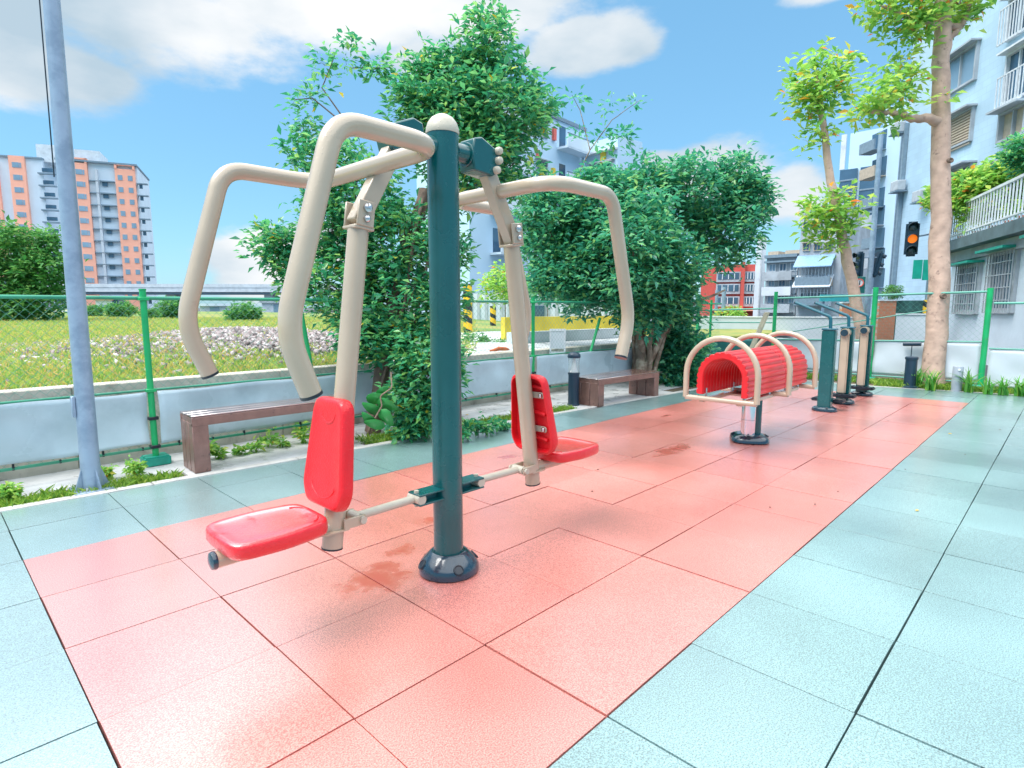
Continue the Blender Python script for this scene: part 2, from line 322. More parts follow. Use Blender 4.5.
for (x, y, rx, ry) in CL:
    c = dirof(x, y); ex = (dirof(x+6, y)-dirof(x-6, y)).normalized(); ey = (dirof(x, y-6)-dirof(x, y+6)).normalized()
    sx_ = (dirof(x+rx, y)-c).length; sy_ = (dirof(x, y-ry)-c).length
    sub = N.new('ShaderNodeVectorMath'); sub.operation = 'SUBTRACT'; L.new(tc.outputs['Generated'], sub.inputs[0]); sub.inputs[1].default_value = c
    dx = N.new('ShaderNodeVectorMath'); dx.operation = 'DOT_PRODUCT'; L.new(sub.outputs[0], dx.inputs[0]); dx.inputs[1].default_value = ex/sx_
    dy = N.new('ShaderNodeVectorMath'); dy.operation = 'DOT_PRODUCT'; L.new(sub.outputs[0], dy.inputs[0]); dy.inputs[1].default_value = ey/sy_
    dz = N.new('ShaderNodeVectorMath'); dz.operation = 'DOT_PRODUCT'; L.new(sub.outputs[0], dz.inputs[0]); dz.inputs[1].default_value = c/.5
    cb = N.new('ShaderNodeCombineXYZ'); L.new(dx.outputs['Value'], cb.inputs[0]); L.new(dy.outputs['Value'], cb.inputs[1]); L.new(dz.outputs['Value'], cb.inputs[2])
    ln = N.new('ShaderNodeVectorMath'); ln.operation = 'LENGTH'; L.new(cb.outputs[0], ln.inputs[0])
    mr = N.new('ShaderNodeMapRange'); mr.inputs['From Min'].default_value = 0; mr.inputs['From Max'].default_value = 1.6; mr.inputs['To Min'].default_value = 1; mr.inputs['To Max'].default_value = -.6; mr.clamp = False
    L.new(ln.outputs['Value'], mr.inputs['Value'])
    if acc is None: acc = mr.outputs[0]
    else:
        mm = N.new('ShaderNodeMath'); mm.operation = 'SMOOTH_MAX'; mm.inputs[2].default_value = .1; L.new(acc, mm.inputs[0]); L.new(mr.outputs[0], mm.inputs[1]); acc = mm.outputs[0]
# high cover out of view, added brighter than the visible clouds to whiten the floor
ns = N.new('ShaderNodeMath'); ns.operation = 'MULTIPLY_ADD'; L.new(nz.outputs['Fac'], ns.inputs[0]); ns.inputs[1].default_value = 1.5; ns.inputs[2].default_value = -.75
sm = N.new('ShaderNodeMath'); sm.operation = 'ADD'; L.new(acc, sm.inputs[0]); L.new(ns.outputs[0], sm.inputs[1])
cm = N.new('ShaderNodeMapRange'); cm.interpolation_type = 'SMOOTHSTEP'; cm.inputs['From Min'].default_value = .10; cm.inputs['From Max'].default_value = .48; L.new(sm.outputs[0], cm.inputs['Value'])
sz = N.new('ShaderNodeSeparateXYZ'); L.new(tc.outputs['Generated'], sz.inputs[0])
hi = N.new('ShaderNodeMapRange'); hi.interpolation_type = 'SMOOTHSTEP'; hi.inputs['From Min'].default_value = .44; hi.inputs['From Max'].default_value = .60; L.new(sz.outputs['Z'], hi.inputs['Value'])
n2 = N.new('ShaderNodeTexNoise'); n2.inputs['Scale'].default_value = 3; n2.inputs['Detail'].default_value = 6; L.new(mp.outputs[0], n2.inputs['Vector'])
ccr = N.new('ShaderNodeValToRGB'); e = ccr.color_ramp.elements; e[0].position = .35; e[0].color = (1.75, 2.25, 2.65, 1); e[1].position = .62; e[1].color = (3.5, 3.55, 3.6, 1)
L.new(n2.outputs['Fac'], ccr.inputs[0])
mix = N.new('ShaderNodeMix'); mix.data_type = 'RGBA'; L.new(cm.outputs[0], mix.inputs[0]); L.new(blu.outputs[2], mix.inputs[6]); L.new(ccr.outputs[0], mix.inputs[7])
mx2 = N.new('ShaderNodeMix'); mx2.data_type = 'RGBA'; L.new(hi.outputs[0], mx2.inputs[0]); L.new(mix.outputs[2], mx2.inputs[6])
c2r = N.new('ShaderNodeValToRGB'); e = c2r.color_ramp.elements; e[0].position = .35; e[0].color = (8.4, 9.0, 9.6, 1); e[1].position = .65; e[1].color = (10.2, 10.5, 10.8, 1); L.new(n2.outputs['Fac'], c2r.inputs[0]); L.new(c2r.outputs[0], mx2.inputs[7])
L.new(mx2.outputs[2], bg.inputs['Color']); bg.inputs['Strength'].default_value = .1
sl = bpy.data.lights.new('sun', 'SUN'); sl.energy = 1.25; sl.angle = R_(28); sl.color = (1, .965, .91)
so = bpy.data.objects.new('sun', sl); COL.objects.link(so)
sd = Vector((math.cos(R_(SUN_EL))*math.cos(R_(SUN_AZ)), math.cos(R_(SUN_EL))*math.sin(R_(SUN_AZ)), math.sin(R_(SUN_EL))))
so.rotation_euler = sd.to_track_quat('Z', 'Y').to_euler()
sc.view_settings.view_transform = 'Standard'; sc.view_settings.look = 'None'; sc.view_settings.gamma = 1; sc.view_settings.use_curve_mapping = False
sc.view_settings.exposure = 1.55
# ================================================================== GROUND AND PAVING
T = .5
def curb(x): return 3.33-.07*x
struct(MB().box((-900, -900, -.6), (900, 900, -.032)).build('ground', ASPH, smooth=False))
# tiles: red field a in [-2,15), b in [0,5); green round it; each tile a bevelled slab, gaps show the dark bed
def paving(name, m, pred):
    mb = MB(); rr = random.Random(5)
    for a in range(-9, 18):
        for b in range(-9, 8):
            if not pred(a, b): continue
            x0, x1, y0, y1 = a*T, (a+1)*T, b*T, (b+1)*T
            g = .0027; dz = rr.uniform(-.0014, .0014); jx = rr.uniform(-.0016, .0016); jy = rr.uniform(-.0016, .0016)
            x0 += g+jx; x1 -= g-jx; y0 += g+jy; y1 -= g-jy
            c0, c1 = curb(x0), curb(x1)
            def endx(y): return 8.66-.215*y if y < 1.2 else 8.40
            P = []
            if y0 >= min(c0, c1)-.02: continue
            if x0 > endx((y0+y1)/2)-.03: continue
            xa, xb = min(x1, endx(y0)), min(x1, endx(y1))
            P = [(x0, y0), (xa, y0), (xb, min(y1, curb(xb))), (x0, min(y1, c0))]
            t = .0003; top = []
            cx = sum(p[0] for p in P)/4; cy = sum(p[1] for p in P)/4
            vb = [mb.bm.verts.new((p[0], p[1], -.028)) for p in P]
            vm = [mb.bm.verts.new((p[0], p[1], -t+dz)) for p in P]
            vt = [mb.bm.verts.new((p[0]+(t if p[0] < cx else -t), p[1]+(t if p[1] < cy else -t), dz)) for p in P]
            for i in range(4):
                j = (i+1) % 4
                mb.bm.faces.new((vb[i], vb[j], vm[j], vm[i])); mb.bm.faces.new((vm[i], vm[j], vt[j], vt[i]))
            mb.bm.faces.new(vt)
    return struct(mb.build(name, m, smooth=False))
isred = lambda a, b: -2 <= a < 15 and 0 <= b < 5
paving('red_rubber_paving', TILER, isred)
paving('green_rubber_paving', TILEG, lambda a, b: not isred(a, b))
bed = MB(); bed.quad((-5, -5, -.026), (9.3, -5, -.026), (8.4, curb(8.4), -.026), (-5, curb(-5), -.026))
struct(bed.build('paving_bed', mat('dark_bed', (.018, .028, .03), .9), smooth=False))
# kerb along the planting side and at the far end
k = MB()
for i in range(15):
    x0 = -5+i*.95; x1 = x0+.944
    if x0 > 8.3: break
    x1 = min(x1, 8.42)
    k.prism([(x0, curb(x0)+.004), (x1, curb(x1)+.004), (x1, curb(x1)+.075), (x0, curb(x0)+.075)], lambda u, v, w_: (u, v, w_), -.03, .006)
struct(k.build('kerb', KERB, smooth=False, bevel=.004))
k = MB()
k.prism([(8.665+.215*5, -5), (8.665+.215*5+.06, -5), (8.46, 1.2), (8.46, 3.2), (8.41, 3.2), (8.405, 1.2)], lambda u, v, w_: (u, v, w_), -.03, .004)
struct(k.build('kerb_far', KERB, smooth=False))
struct(MB().quad((-6, curb(-6)+.075, -.018), (10, curb(10)+.075, -.018), (10, 4.35, -.018), (-6, 4.35, -.018)).build('planting_bed', SOIL, smooth=False))
struct(MB().prism([(-6, 3.62+.35), (.35, 3.66), (1.3, 3.45), (2.4, 3.5), (3.3, 3.45), (5.8, 3.25), (8.2, 3.2), (8.6, 4.35), (-6, 4.35)], lambda u, v, w_: (u, v, w_), -.03, -.006).build('concrete_strip', CONC, smooth=False))
struct(MB().prism([(-.95, 3.66), (.35, 3.56), (.35, 3.70), (-6, 4.1), (-6, 4.0)], lambda u, v, w_: (u, v, w_), -.03, -.0045).build('concrete_patch', CONC, smooth=False))
struct(MB().prism([(-.02, 3.41), (1.3, 3.33), (1.3, 3.75), (-.02, 3.75)], lambda u, v, w_: (u, v, w_), -.03, -.002).build('bench_pad', CONC, smooth=False))
struct(MB().prism([(3.75, 3.15), (5.9, 3.0), (5.9, 3.6), (3.75, 3.6)], lambda u, v, w_: (u, v, w_), -.03, -.002).build('bench_pad_far', CONC, smooth=False))
struct(MB().prism([(8.48, 3.2), (8.48, 1.2), (9.0, -1.2), (9.8, -5), (12, -5), (9.4, 3.9)], lambda u, v, w_: (u, v, w_), -.03, -.004).build('far_verge', SOIL, smooth=False))
# retaining wall behind the fence and the raised field
w_ = MB()
for i in range(16):
    x0 = -14+i*1.5
    if x0 > 8.3: break
    w_.box((x0, 4.20, -.1), (min(x0+1.496, 8.9), 4.36, .585), bev=.006)
tag(w_.build('retaining_wall', WALLC, smooth=False), 'low weathered concrete retaining wall behind the grey tarpaulin, holding up the grassy field', 'retaining wall')
def field_h(x, y):
    d = (y-4.3)
    h = .54 + .05*math.sin(x*.45+1)*math.sin(y*.32)*min(1, d) + .022*min(d, 9)*max(0, min(1, (y-x)/5))
    return h + .22*math.exp(-(((x-1.6)/2.0)**2+((y-6.6)/1.0)**2))
nx, ny = 90, 70; V = []; Fq = []
for j in range(ny):
    y = 4.3+ (j/(ny-1))**2.2*140
    for i in range(nx):
        x = -130+ (i/(nx-1))*150
        xx = x
        V.append((xx if j else xx, y, field_h(xx, y) if j else .50))
for j in range(ny-1):
    for i in range(nx-1):
        a = j*nx+i; Fq.append((a, a+1, a+nx+1, a+nx))
FIELD = mat('field_grass', (.10, .20, .035), .8, var=.35, vscale=1.5, bump=1, bscale=9, col2=(.25, .24, .05), c2scale=.5, c2lo=.45, c2hi=.6)
fo = struct(mesh_np('field', np.array(V), np.array(Fq), FIELD, smooth=True))
struct(MB().prism([(3.0, 4.355), (8.9, 4.355), (8.9, 9), (5.2, 9)], lambda u, v, w_: (u, v, w_), .3, .582).build('concrete_apron', CONC, smooth=False))
# gravel heaps: many small stones (stuff)
def stones(name, n, cx, cy, sx, sy, size, m, seed):
    rg = np.random.default_rng(seed); vs = []; fs = []
    base = np.array([(1, 0, 0), (-1, 0, 0), (0, 1, 0), (0, -1, 0), (0, 0, .7), (0, 0, -.7)], float)
    tri = np.array([(0, 2, 4), (2, 1, 4), (1, 3, 4), (3, 0, 4), (2, 0, 5), (1, 2, 5), (3, 1, 5), (0, 3, 5)])
    for i in range(n):
        x = cx+rg.normal()*sx; y = cy+rg.normal()*sy
        q = rg.normal(size=(3, 3)); q, _ = np.linalg.qr(q); s = size*rg.uniform(.4, 1.4)
        vs.append((base*rg.uniform(.6, 1.2, (6, 1)))@q*s+np.array([x, y, field_h(x, y)+s*.35])); fs.append(tri+6*i)
    return tag(mesh_np(name, np.concatenate(vs), np.concatenate(fs), m), kind='stuff')
GRAV = leaf_mat('gravel', [(0, (.16, .13, .13)), (.5, (.30, .25, .25)), (.9, (.44, .40, .40)), (1, (.6, .57, .57))], .8, 0)
fc = atg(250, 7.2); g1 = stones('gravel_mound', 11000, fc.x, fc.y, 1.1, .62, .036, GRAV, 3)
fc = atg(105, 7.5); g2 = stones('gravel_mound', 4200, fc.x, fc.y, .8, .40, .032, GRAV, 4)
tag(g1, 'grey gravel spread over the field, wide patch between the two left handles', 'gravel'); tag(g2, 'smaller strip of grey gravel on the field just right of the lamp pole', 'gravel')
# grass blades in the field and along the strips (stuff)
def grass(name, pts, h, m, seed, wd=.35, per=5, lean=.5):
    rg = np.random.default_rng(seed); P = np.repeat(np.asarray(pts, float), per, 0); n = len(P)
    hh = (h*rg.uniform(.4, 1.25, n))[:, None]; d = rg.normal(size=(n, 3)); d[:, 2] = 0; P = P+d*h*.35
    l = rg.normal(size=(n, 3))*lean; l[:, 2] = 0; s = rg.normal(size=(n, 3)); s[:, 2] = 0; s /= np.linalg.norm(s, axis=1)[:, None]
    wv = s*hh*.06*wd/.35
    v = np.stack([P-wv, P+wv, P+hh*np.array([0, 0, .6])+l*hh*.35+wv*.7, P+hh*np.array([0, 0, .95])+l*hh*.9], 1).reshape(-1, 3)
    i = np.arange(n)*4; f = np.stack([i, i+1, i+2, i, i+2, i+3], 1).reshape(-1, 3)
    return tag(mesh_np(name, v, f, m), kind='stuff')
GRS = leaf_mat('grass_blades', [(0, (.07, .20, .02)), (.5, (.16, .34, .04)), (1, (.34, .46, .07))], .5, .35)
GRY = leaf_mat('meadow_blades', [(0, (.14, .32, .07)), (.45, (.28, .44, .09)), (.78, (.56, .50, .13)), (1, (.55, .36, .14))], .6, .4)
rg = np.random.default_rng(2); pts = []
while len(pts) < 17000:
    D = 3.4+ (rg.random()**1.9)*22; px = rg.uniform(-60, 620); p = atg(px, D)
    if p.y < 4.38: continue
    r1 = ((px-265)/95)**2 + ((D-7.4)/1.25)**2; r2 = ((px-112)/48)**2 + ((D-7.6)/.8)**2
    if (r1 < 1 or r2 < 1) and rg.random() < .85: continue
    if px > 475: continue
    pts.append((p.x, p.y, field_h(p.x, p.y)))
tag(grass('meadow_grass', pts, .06, GRY, 5, wd=.6, per=7), 'yellow green rough meadow grass covering the raised field', 'grass')
pts = []
for i in range(2600):
    x = rg.uniform(-1.6, 3.9); e = curb(x)
    if -.08 < x < 1.35: continue
    pts.append((x, e+.085+rg.random()**1.3*(.17 if x < 0 else .30 if x < 2.6 else .2), -.015))
tag(grass('verge_grass', pts, .05, GRS, 6, wd=.5), 'short bright green grass in the narrow verge along the kerb', 'grass')
pts = [(x, y, 0) for x, y in zip(rg.uniform(8.52, 9.1, 2600), rg.uniform(-1.6, 3.1, 2600)) if x > 8.72-.215*y*(y < 1.2)]
tag(grass('far_grass', pts, .075, GRS, 7, wd=.5), 'low bright green grass in front of the far white fence panels', 'grass')
# ================================================================== CHEST PRESS
PX, PY = .283, 1.028
cp = empty('chest_press_machine', (PX, PY, 0), 0, 'tall chest press with teal centre post, beige U-shaped handlebars and two hanging red seats', 'exercise machine')
def X(s, d): return s*d
post = MB().tube([(0, 0, .07), (0, 0, 1.825)], .0635, 40).build('post', TEAL, cp)
MB().lathe([(.0655, 1.82), (.067, 1.827), (.0645, 1.843), (.058, 1.862), (.044, 1.881), (.024, 1.893), (0, 1.897)], n=40).build('post_cap', CAPM, cp)
bs = MB().lathe([(.122, .0), (.130, .006), (.131, .026), (.124, .045), (.107, .066), (.090, .082), (.080, .092), (.072, .095), (.066, .092)], n=48).build('base_boot', BOOT, cp)
for a in range(4):
    aa = a*PI/2 + R_(250)
    mx = Matrix.Rotation(aa, 4, 'Z') @ Matrix.Translation((.119, 0, .048)) @ Matrix.Rotation(R_(52), 4, 'Y')
    mb = MB(); mb.lathe([(0, .004), (.016, .004), (.019, .007), (.022, .006), (.023, 0)], n=20, mtx=mx)
    h = mb.build('bolt_hole', RUBB, bs)
# clamp collar on post at link height
zl = .362
for s in (-1, 1):
    # bearing stub, housing
    MB().tube([(s*.055, 0, 1.765), (s*.135, 0, 1.765)], .038, 24).build('bearing_stub', TEAL, cp)
    MB().lathe([(.046, 0), (.048, .004), (.046, .010)], n=28, mtx=Matrix.Translation((s*.118, 0, 1.765)) @ Matrix.Rotation(s*PI/2, 4, 'Y')).build('flange', TEAL, cp)
    prof = [(.130, 1.700), (.118, 1.765), (.130, 1.826), (.172, 1.838), (.262, 1.800), (.285, 1.765), (.270, 1.712), (.235, 1.690)]
    prof = [(s*u, v) for u, v in prof]
    hb = MB(); hb.prism(prof, lambda u, v, w_: (u, w_, v), -.046, .046)
    hs_ = hb.build('pivot_housing', TEAL, cp, bevel=.006)
    for zz in (1.796, 1.757, 1.716):
        dd = .262 if zz > 1.72 else .250
        if s > 0:
            mb = MB(); mb.lathe([(.0165, 0), (.0165, .012), (.0135, .020), (.006, .024), (0, .0245)], n=20, mtx=Matrix.Translation((s*dd, -.046, zz)) @ Matrix.Rotation(PI/2, 4, 'X'))
            mb.build('bolt', CAPM, hs_)
    # swing arm plate
    A = Vector((s*.235, 0, 1.725)); B = Vector((s*.385, 0, 1.462)); dv = (B-A).normalized(); nv = Vector((dv.z, 0, -dv.x))*.031
    ar = MB(); ar.prism([(0, -1), (0, 1), (1, 1), (1, -1)], lambda u, v, w_, A=A, B=B, nv=nv: tuple((A-dv*.02 if u < .5 else B+dv*.03)+nv*v+Vector((0, w_, 0))), -.027, .027)
    arm = ar.build('swing_arm', BEIGE, cp, bevel=.005)
    # clevis
    tz, tb = Vector((s*.394, 0, 1.415)), Vector((s*.546, 0, .275)); td = (tb-tz).normalized()
    cl = MB()
    zax = -td; yax = Vector((0, 1, 0)); xax = yax.cross(zax).normalized(); rotm = Matrix.Translation(tz) @ Matrix((xax, yax, zax)).transposed().to_4x4()
    cl.box((-.040, -.043, -.002), (.040, .043, .010), bev=.003, mtx=rotm)
    for sy in (-1, 1):
        cl.box((-.034, sy*.043-.0045 if sy < 0 else .0385, .008), (.034, -.0385 if sy < 0 else .0475, .098), bev=.003, mtx=rotm)
    cv = cl.build('clevis', BEIGE, cp)
    for hz, rr in ((.072, .0165), (.034, .012)):
        mb = MB(); mb.lathe([(rr, 0), (rr*1.02, .004), (rr*.95, .011), (rr*.5, .016), (0, .017)], n=18, mtx=rotm @ Matrix.Translation((0, -.0475, hz)) @ Matrix.Rotation(PI/2, 4, 'X'))
        mb.tube([rotm @ Vector((0, -.05, hz)), rotm @ Vector((0, .055, hz))], rr*.55, 10)
        mb.build('bolt', STEEL, cv)
    tube = MB().tube([tz, tb], .0375, 28).build('hanging_tube', BEIGE, cp)
    MB().tube([tb-td*.0, tb+td*.006], .0385, 28).build('end_cap', RUBB, tube)
    # U shaped handlebar
    sh = 0
    xe, xk, xb, xc = .79+sh, .865+sh, .70+sh, (.300 if s > 0 else .335)
    wv = .33 if s > 0 else .40; zt = 1.64
    pl = [(s*(xe+.012), -wv, .905), (s*xk, -wv, 1.08), (s*xb, -wv, zt), (s*xc, -wv*.98, zt), (s*xc, wv*.98, zt), (s*xb, wv, zt), (s*xk, wv, 1.08), (s*xe, wv, .895)]
    path = rounded(pl, [.26, .11, .13, .13, .11, .26], 11)
    hbar = MB().tube(path, .0305, 24).build('handlebar', BEIGE, cp)
    for sy, e in ((0, path[0]), (1, path[-1])):
        dd = (path[0]-path[1] if sy == 0 else path[-1]-path[-2]).normalized()
        MB().tube([e-dd*.004, e+dd*.005], .0312, 24).build('grip_cap', RUBB, hbar)
    # backrest, follows the tube
    tc_ = tz+td*((1.415-.622)/abs(td.z)); out = Vector((s, 0, 0)); upv = -td; nrm_ = upv.cross(Vector((0, 1, 0))).normalized()
    if nrm_.x*s < 0: nrm_ = -nrm_
    fn = lambda u, v, w_: tuple(tc_ + Vector((0, u, 0)) + upv*v + nrm_*(w_-.032))
    def outline(k, H=.212):
        P = []
        ctl = [(-.120, -.140), (-.092, -.200), (.092, -.200), (.120, -.140), (.088, .185), (.066, .210), (-.066, .210), (-.088, .185)]
        for i in range(len(ctl)):
            p, c, n_ = Vector(ctl[i-1]), Vector(ctl[i]), Vector(ctl[(i+1) % len(ctl)])
            a = c+(p-c).normalized()*min(.028, (p-c).length*.45); b = c+(n_-c).normalized()*min(.028, (n_-c).length*.45)
            for q in range(4):
                t = q/3; q_ = (a*(1-t)**2+c*2*t*(1-t)+b*t*t)*k; P.append(Vector((q_.x*1.17, q_.y*.955-.006)))
        return P
    bk = MB(); bm = bk.bm
    lv = [(.97, .048), (1.0, .054), (1.0, .082), (.975, .093), (.92, .098), (.82, .0945), (.60, .090), (.3, .088)]
    rings = [[bm.verts.new(fn(p[0], p[1], w_)) for p in outline(kk)] for kk, w_ in lv]
    for a, b in zip(rings, rings[1:]):
        for i in range(len(a)): bm.faces.new((a[i], a[(i+1) % len(a)], b[(i+1) % len(a)], b[i]))
    bm.faces.new(rings[-1])
    # hollow ribbed back
    inner = [[bm.verts.new(fn(p[0], p[1], w_)) for p in outline(kk)] for kk, w_ in [(.97, .048), (.93, .048), (.91, .080)]]
    for a, b in zip(inner, inner[1:]):
        for i in range(len(a)): bm.faces.new((a[i], a[(i+1) % len(a)], b[(i+1) % len(a)], b[i]))
    bm.faces.new(inner[-1][::-1])
    bmesh.ops.remove_doubles(bm, verts=bm.verts, dist=.0002)
    # embossed arcs on the face
    bst = bk.build('backrest', RED, cp, angle=60)
    for cy_, rad, a0, a1, zc in ((0, .052, 190, 350, .150), (0, .092, 205, 335, -.085)):
        MB().tube([fn(rad*math.cos(R_(a0+(a1-a0)*t/12)), zc+rad*.85*math.sin(R_(a0+(a1-a0)*t/12)), .0915 if rad > .06 else .090) for t in range(13)], .0042, 8).build('emboss_ridge', RED, bst)
    for zz in (.13, .0, -.13):
        rb = MB(); rb.tube([fn(-.085, zz, .076), fn(0, zz+.012, .074), fn(.085, zz, .076)], .010, 8); rb.build('back_rib', RED, bst)
    for zz in (.095, -.075):
        st = MB(); st.prism([(-.078, zz-.015), (.078, zz-.015), (.086, zz-.008), (.086, zz+.008), (.078, zz+.015), (-.078, zz+.015), (-.086, zz+.008), (-.086, zz-.008)], lambda u, v, w_: fn(u, v, w_), .0695, .0745)
        sp = st.build('mounting_strap', CAPM, cp, bevel=.001)
        for sy in (-1, 1):
            mb = MB()
            q = nrm_.to_track_quat('Z', 'Y').to_matrix().to_4x4(); q.translation = Vector(fn(sy*.068, zz, .0695))
            mb.lathe([(.012, 0), (.012, -.006), (.009, -.010), (0, -.012)], n=16, mtx=q)
            mb.build('bolt', STEEL, sp)
    # seat
    se = MB(); bm = se.bm
    ctl = [(.435+.17, -.090), (.46+.17, -.128), (.60+.17, -.152), (.745+.17, -.140), (.79+.15, -.10), (.79+.15, .10), (.745+.17, .140), (.60+.17, .152), (.46+.17, .128), (.435+.17, .090)]
    n_ = len(ctl); cxm = .76
    def ol(k, z, off=0):
        P = []
        for i in range(n_):
            p, c, q = Vector(ctl[i-1]), Vector(ctl[i]), Vector(ctl[(i+1) % n_])
            a = c+(p-c)*.35; b = c+(q-c)*.35
            for t in (0, .33, .67, 1):
                v = a*(1-t)**2+c*2*t*(1-t)+b*t*t; v = Vector((cxm, 0))+(v-Vector((cxm, 0)))*k
                P.append(bm.verts.new((s*v.x, v.y, z(v) if callable(z) else z)))
        return P
    dish = lambda v: .430+.014*((v.x-cxm)/.17)**2*0-.004
    rings = [ol(.90, .378), ol(.97, .380), ol(1, .390), ol(1, .416), ol(.985, .426), ol(.94, .431), ol(.86, .427), ol(.70, .424), ol(.4, .4235)]
    for a, b in zip(rings, rings[1:]):
        for i in range(len(a)): bm.faces.new((a[i], a[(i+1) % len(a)], b[(i+1) % len(a)], b[i]))
    bm.faces.new(rings[-1]); bm.faces.new(rings[0][::-1])
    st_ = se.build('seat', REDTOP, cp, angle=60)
    MB().tube([(s*(.665+.05*math.cos(a_))-s*.0, .095*math.sin(a_), .4255) for a_ in [R_(100+160*t/14) for t in range(15)]], .004, 8).build('emboss_ridge', RED, st_)
    stb = MB().tube([(s*.535, 0, .352), (s*.945, 0, .352)], .027, 24).build('seat_tube', BEIGE, cp)
    MB().lathe([(.029, 0), (.030, .006), (.027, .014), (.016, .018), (0, .019)], n=24, mtx=Matrix.Translation((s*.944, 0, .352)) @ Matrix.Rotation(s*PI/2, 4, 'Y')).build('end_cap', BOOT, stb)
    # clamp bracket at the tube, link rod, fork at the post
    br = MB(); br.box((min(s*.43, s*.52), -.047, zl-.020), (max(s*.43, s*.52), -.039, zl+.018), bev=.002); br.box((min(s*.43, s*.52), .039, zl-.020), (max(s*.43, s*.52), .047, zl+.018), bev=.002)
    br.prism([(s*.50, -.047), (s*.585, -.047), (s*.62, -.02), (s*.62, .02), (s*.585, .047), (s*.50, .047)], lambda u, v, w_: (u, v, w_), zl-.024, zl-.018)
    bko = br.build('link_bracket', BEIGE, cp)
    mb = MB(); mb.tube([(s*.445, -.057, zl), (s*.445, .057, zl)], .0135, 16); mb.build('bolt', CAPM, bko)
    MB().tube([(s*.455, -.0, zl), (s*.175, -.0, zl+.004)], .0165, 20).build('link_rod', CAPM, cp)
    MB().tube([(s*.445, -.034, zl), (s*.445, .034, zl)], .020, 16).build('rod_end', CAPM, cp); MB().tube([(s*.165, -.038, zl+.004), (s*.165, .038, zl+.004)], .021, 16).build('rod_end', CAPM, cp)
    fk = MB()
    for z0 in (zl-.022, zl+.018):
        fk.box((min(s*.05, s*.178), -.040, z0), (max(s*.05, s*.178), .040, z0+.008), bev=.0015)
    fk.box((min(s*.06, s*.175), -.004, zl-.014), (max(s*.06, s*.130), .004, zl+.018))
    fko = fk.build('post_fork', TEAL, cp)
    MB().tube([(s*.165, 0, zl-.03), (s*.165, 0, zl+.036)], .010, 14).build('bolt', CAPM, fko)
# ================================================================== BACK STRETCHER
bsx, bsy = 3.68, 1.09
bt = empty('back_stretcher', (bsx, bsy, 0), 0, 'outdoor back stretcher with ribbed red arched pad under three beige hoops on one chrome pillar', 'exercise machine')
MB().tube([(-.035, .0, .04), (-.035, 0, .395)], .058, 32).build('pillar', CHROME, bt)
MB().tube([(-.035, 0, .19), (-.035, 0, .198)], .0595, 32).build('pillar_ring', STEEL, bt)
MB().tube([(.035, -.045, .04), (.035, -.045, .395)], .036, 20).build('side_tube', TEAL, bt)
bm_ = MB()
prof = [(.155, 0), (.165, .01), (.162, .032), (.140, .056), (.105, .068), (.075, .072)]
bm_.lathe(prof, n=48)
for v in bm_.bm.verts:
    a = math.atan2(v.co.y, v.co.x); k_ = 1+.07*math.cos(4*a+1); v.co.x *= k_; v.co.y *= k_
bo = bm_.build('base_boot', BOOT, bt)
for a in range(4):
    aa = a*PI/2+R_(20); MB().lathe([(.020, 0), (.020, .006), (.012, .008), (0, .008)], n=16, mtx=Matrix.Rotation(aa, 4, 'Z') @ Matrix.Translation((.135, 0, .056)) @ Matrix.Rotation(R_(32), 4, 'Y')).build('bolt_hole', RUBB, bo)
fr = MB()
for yy in (-.15, .15): fr.box((-.62, yy-.02, .395), (.64, yy+.02, .425), bev=.004)
fr.box((-.08, -.15, .388), (.06, .15, .408), bev=.003); fr.box((-.02, -.012, .33), (.03, .012, .41))
fr.build('frame', BEIGE, bt)
for x in (-.62, .04, .70):
    pts = [(x, -.285, .425)] + [(x, -.285, .64)]
    pts = [(x, -.285, .425)]+[(x, -.285, .5), (x, -.285, .56)]
    for i in range(17):
        a = PI*i/16; pts.append((x, -.285*math.cos(a), .62+.285*math.sin(a)))
    pts += [(x, .285, .5), (x, .285, .425)]
    hp = MB().tube(pts, .0225, 18); hp.tube([(x, -.285, .425), (x, .285, .425)], .0195, 16)
    hp.build('hoop', BEIGE, bt)
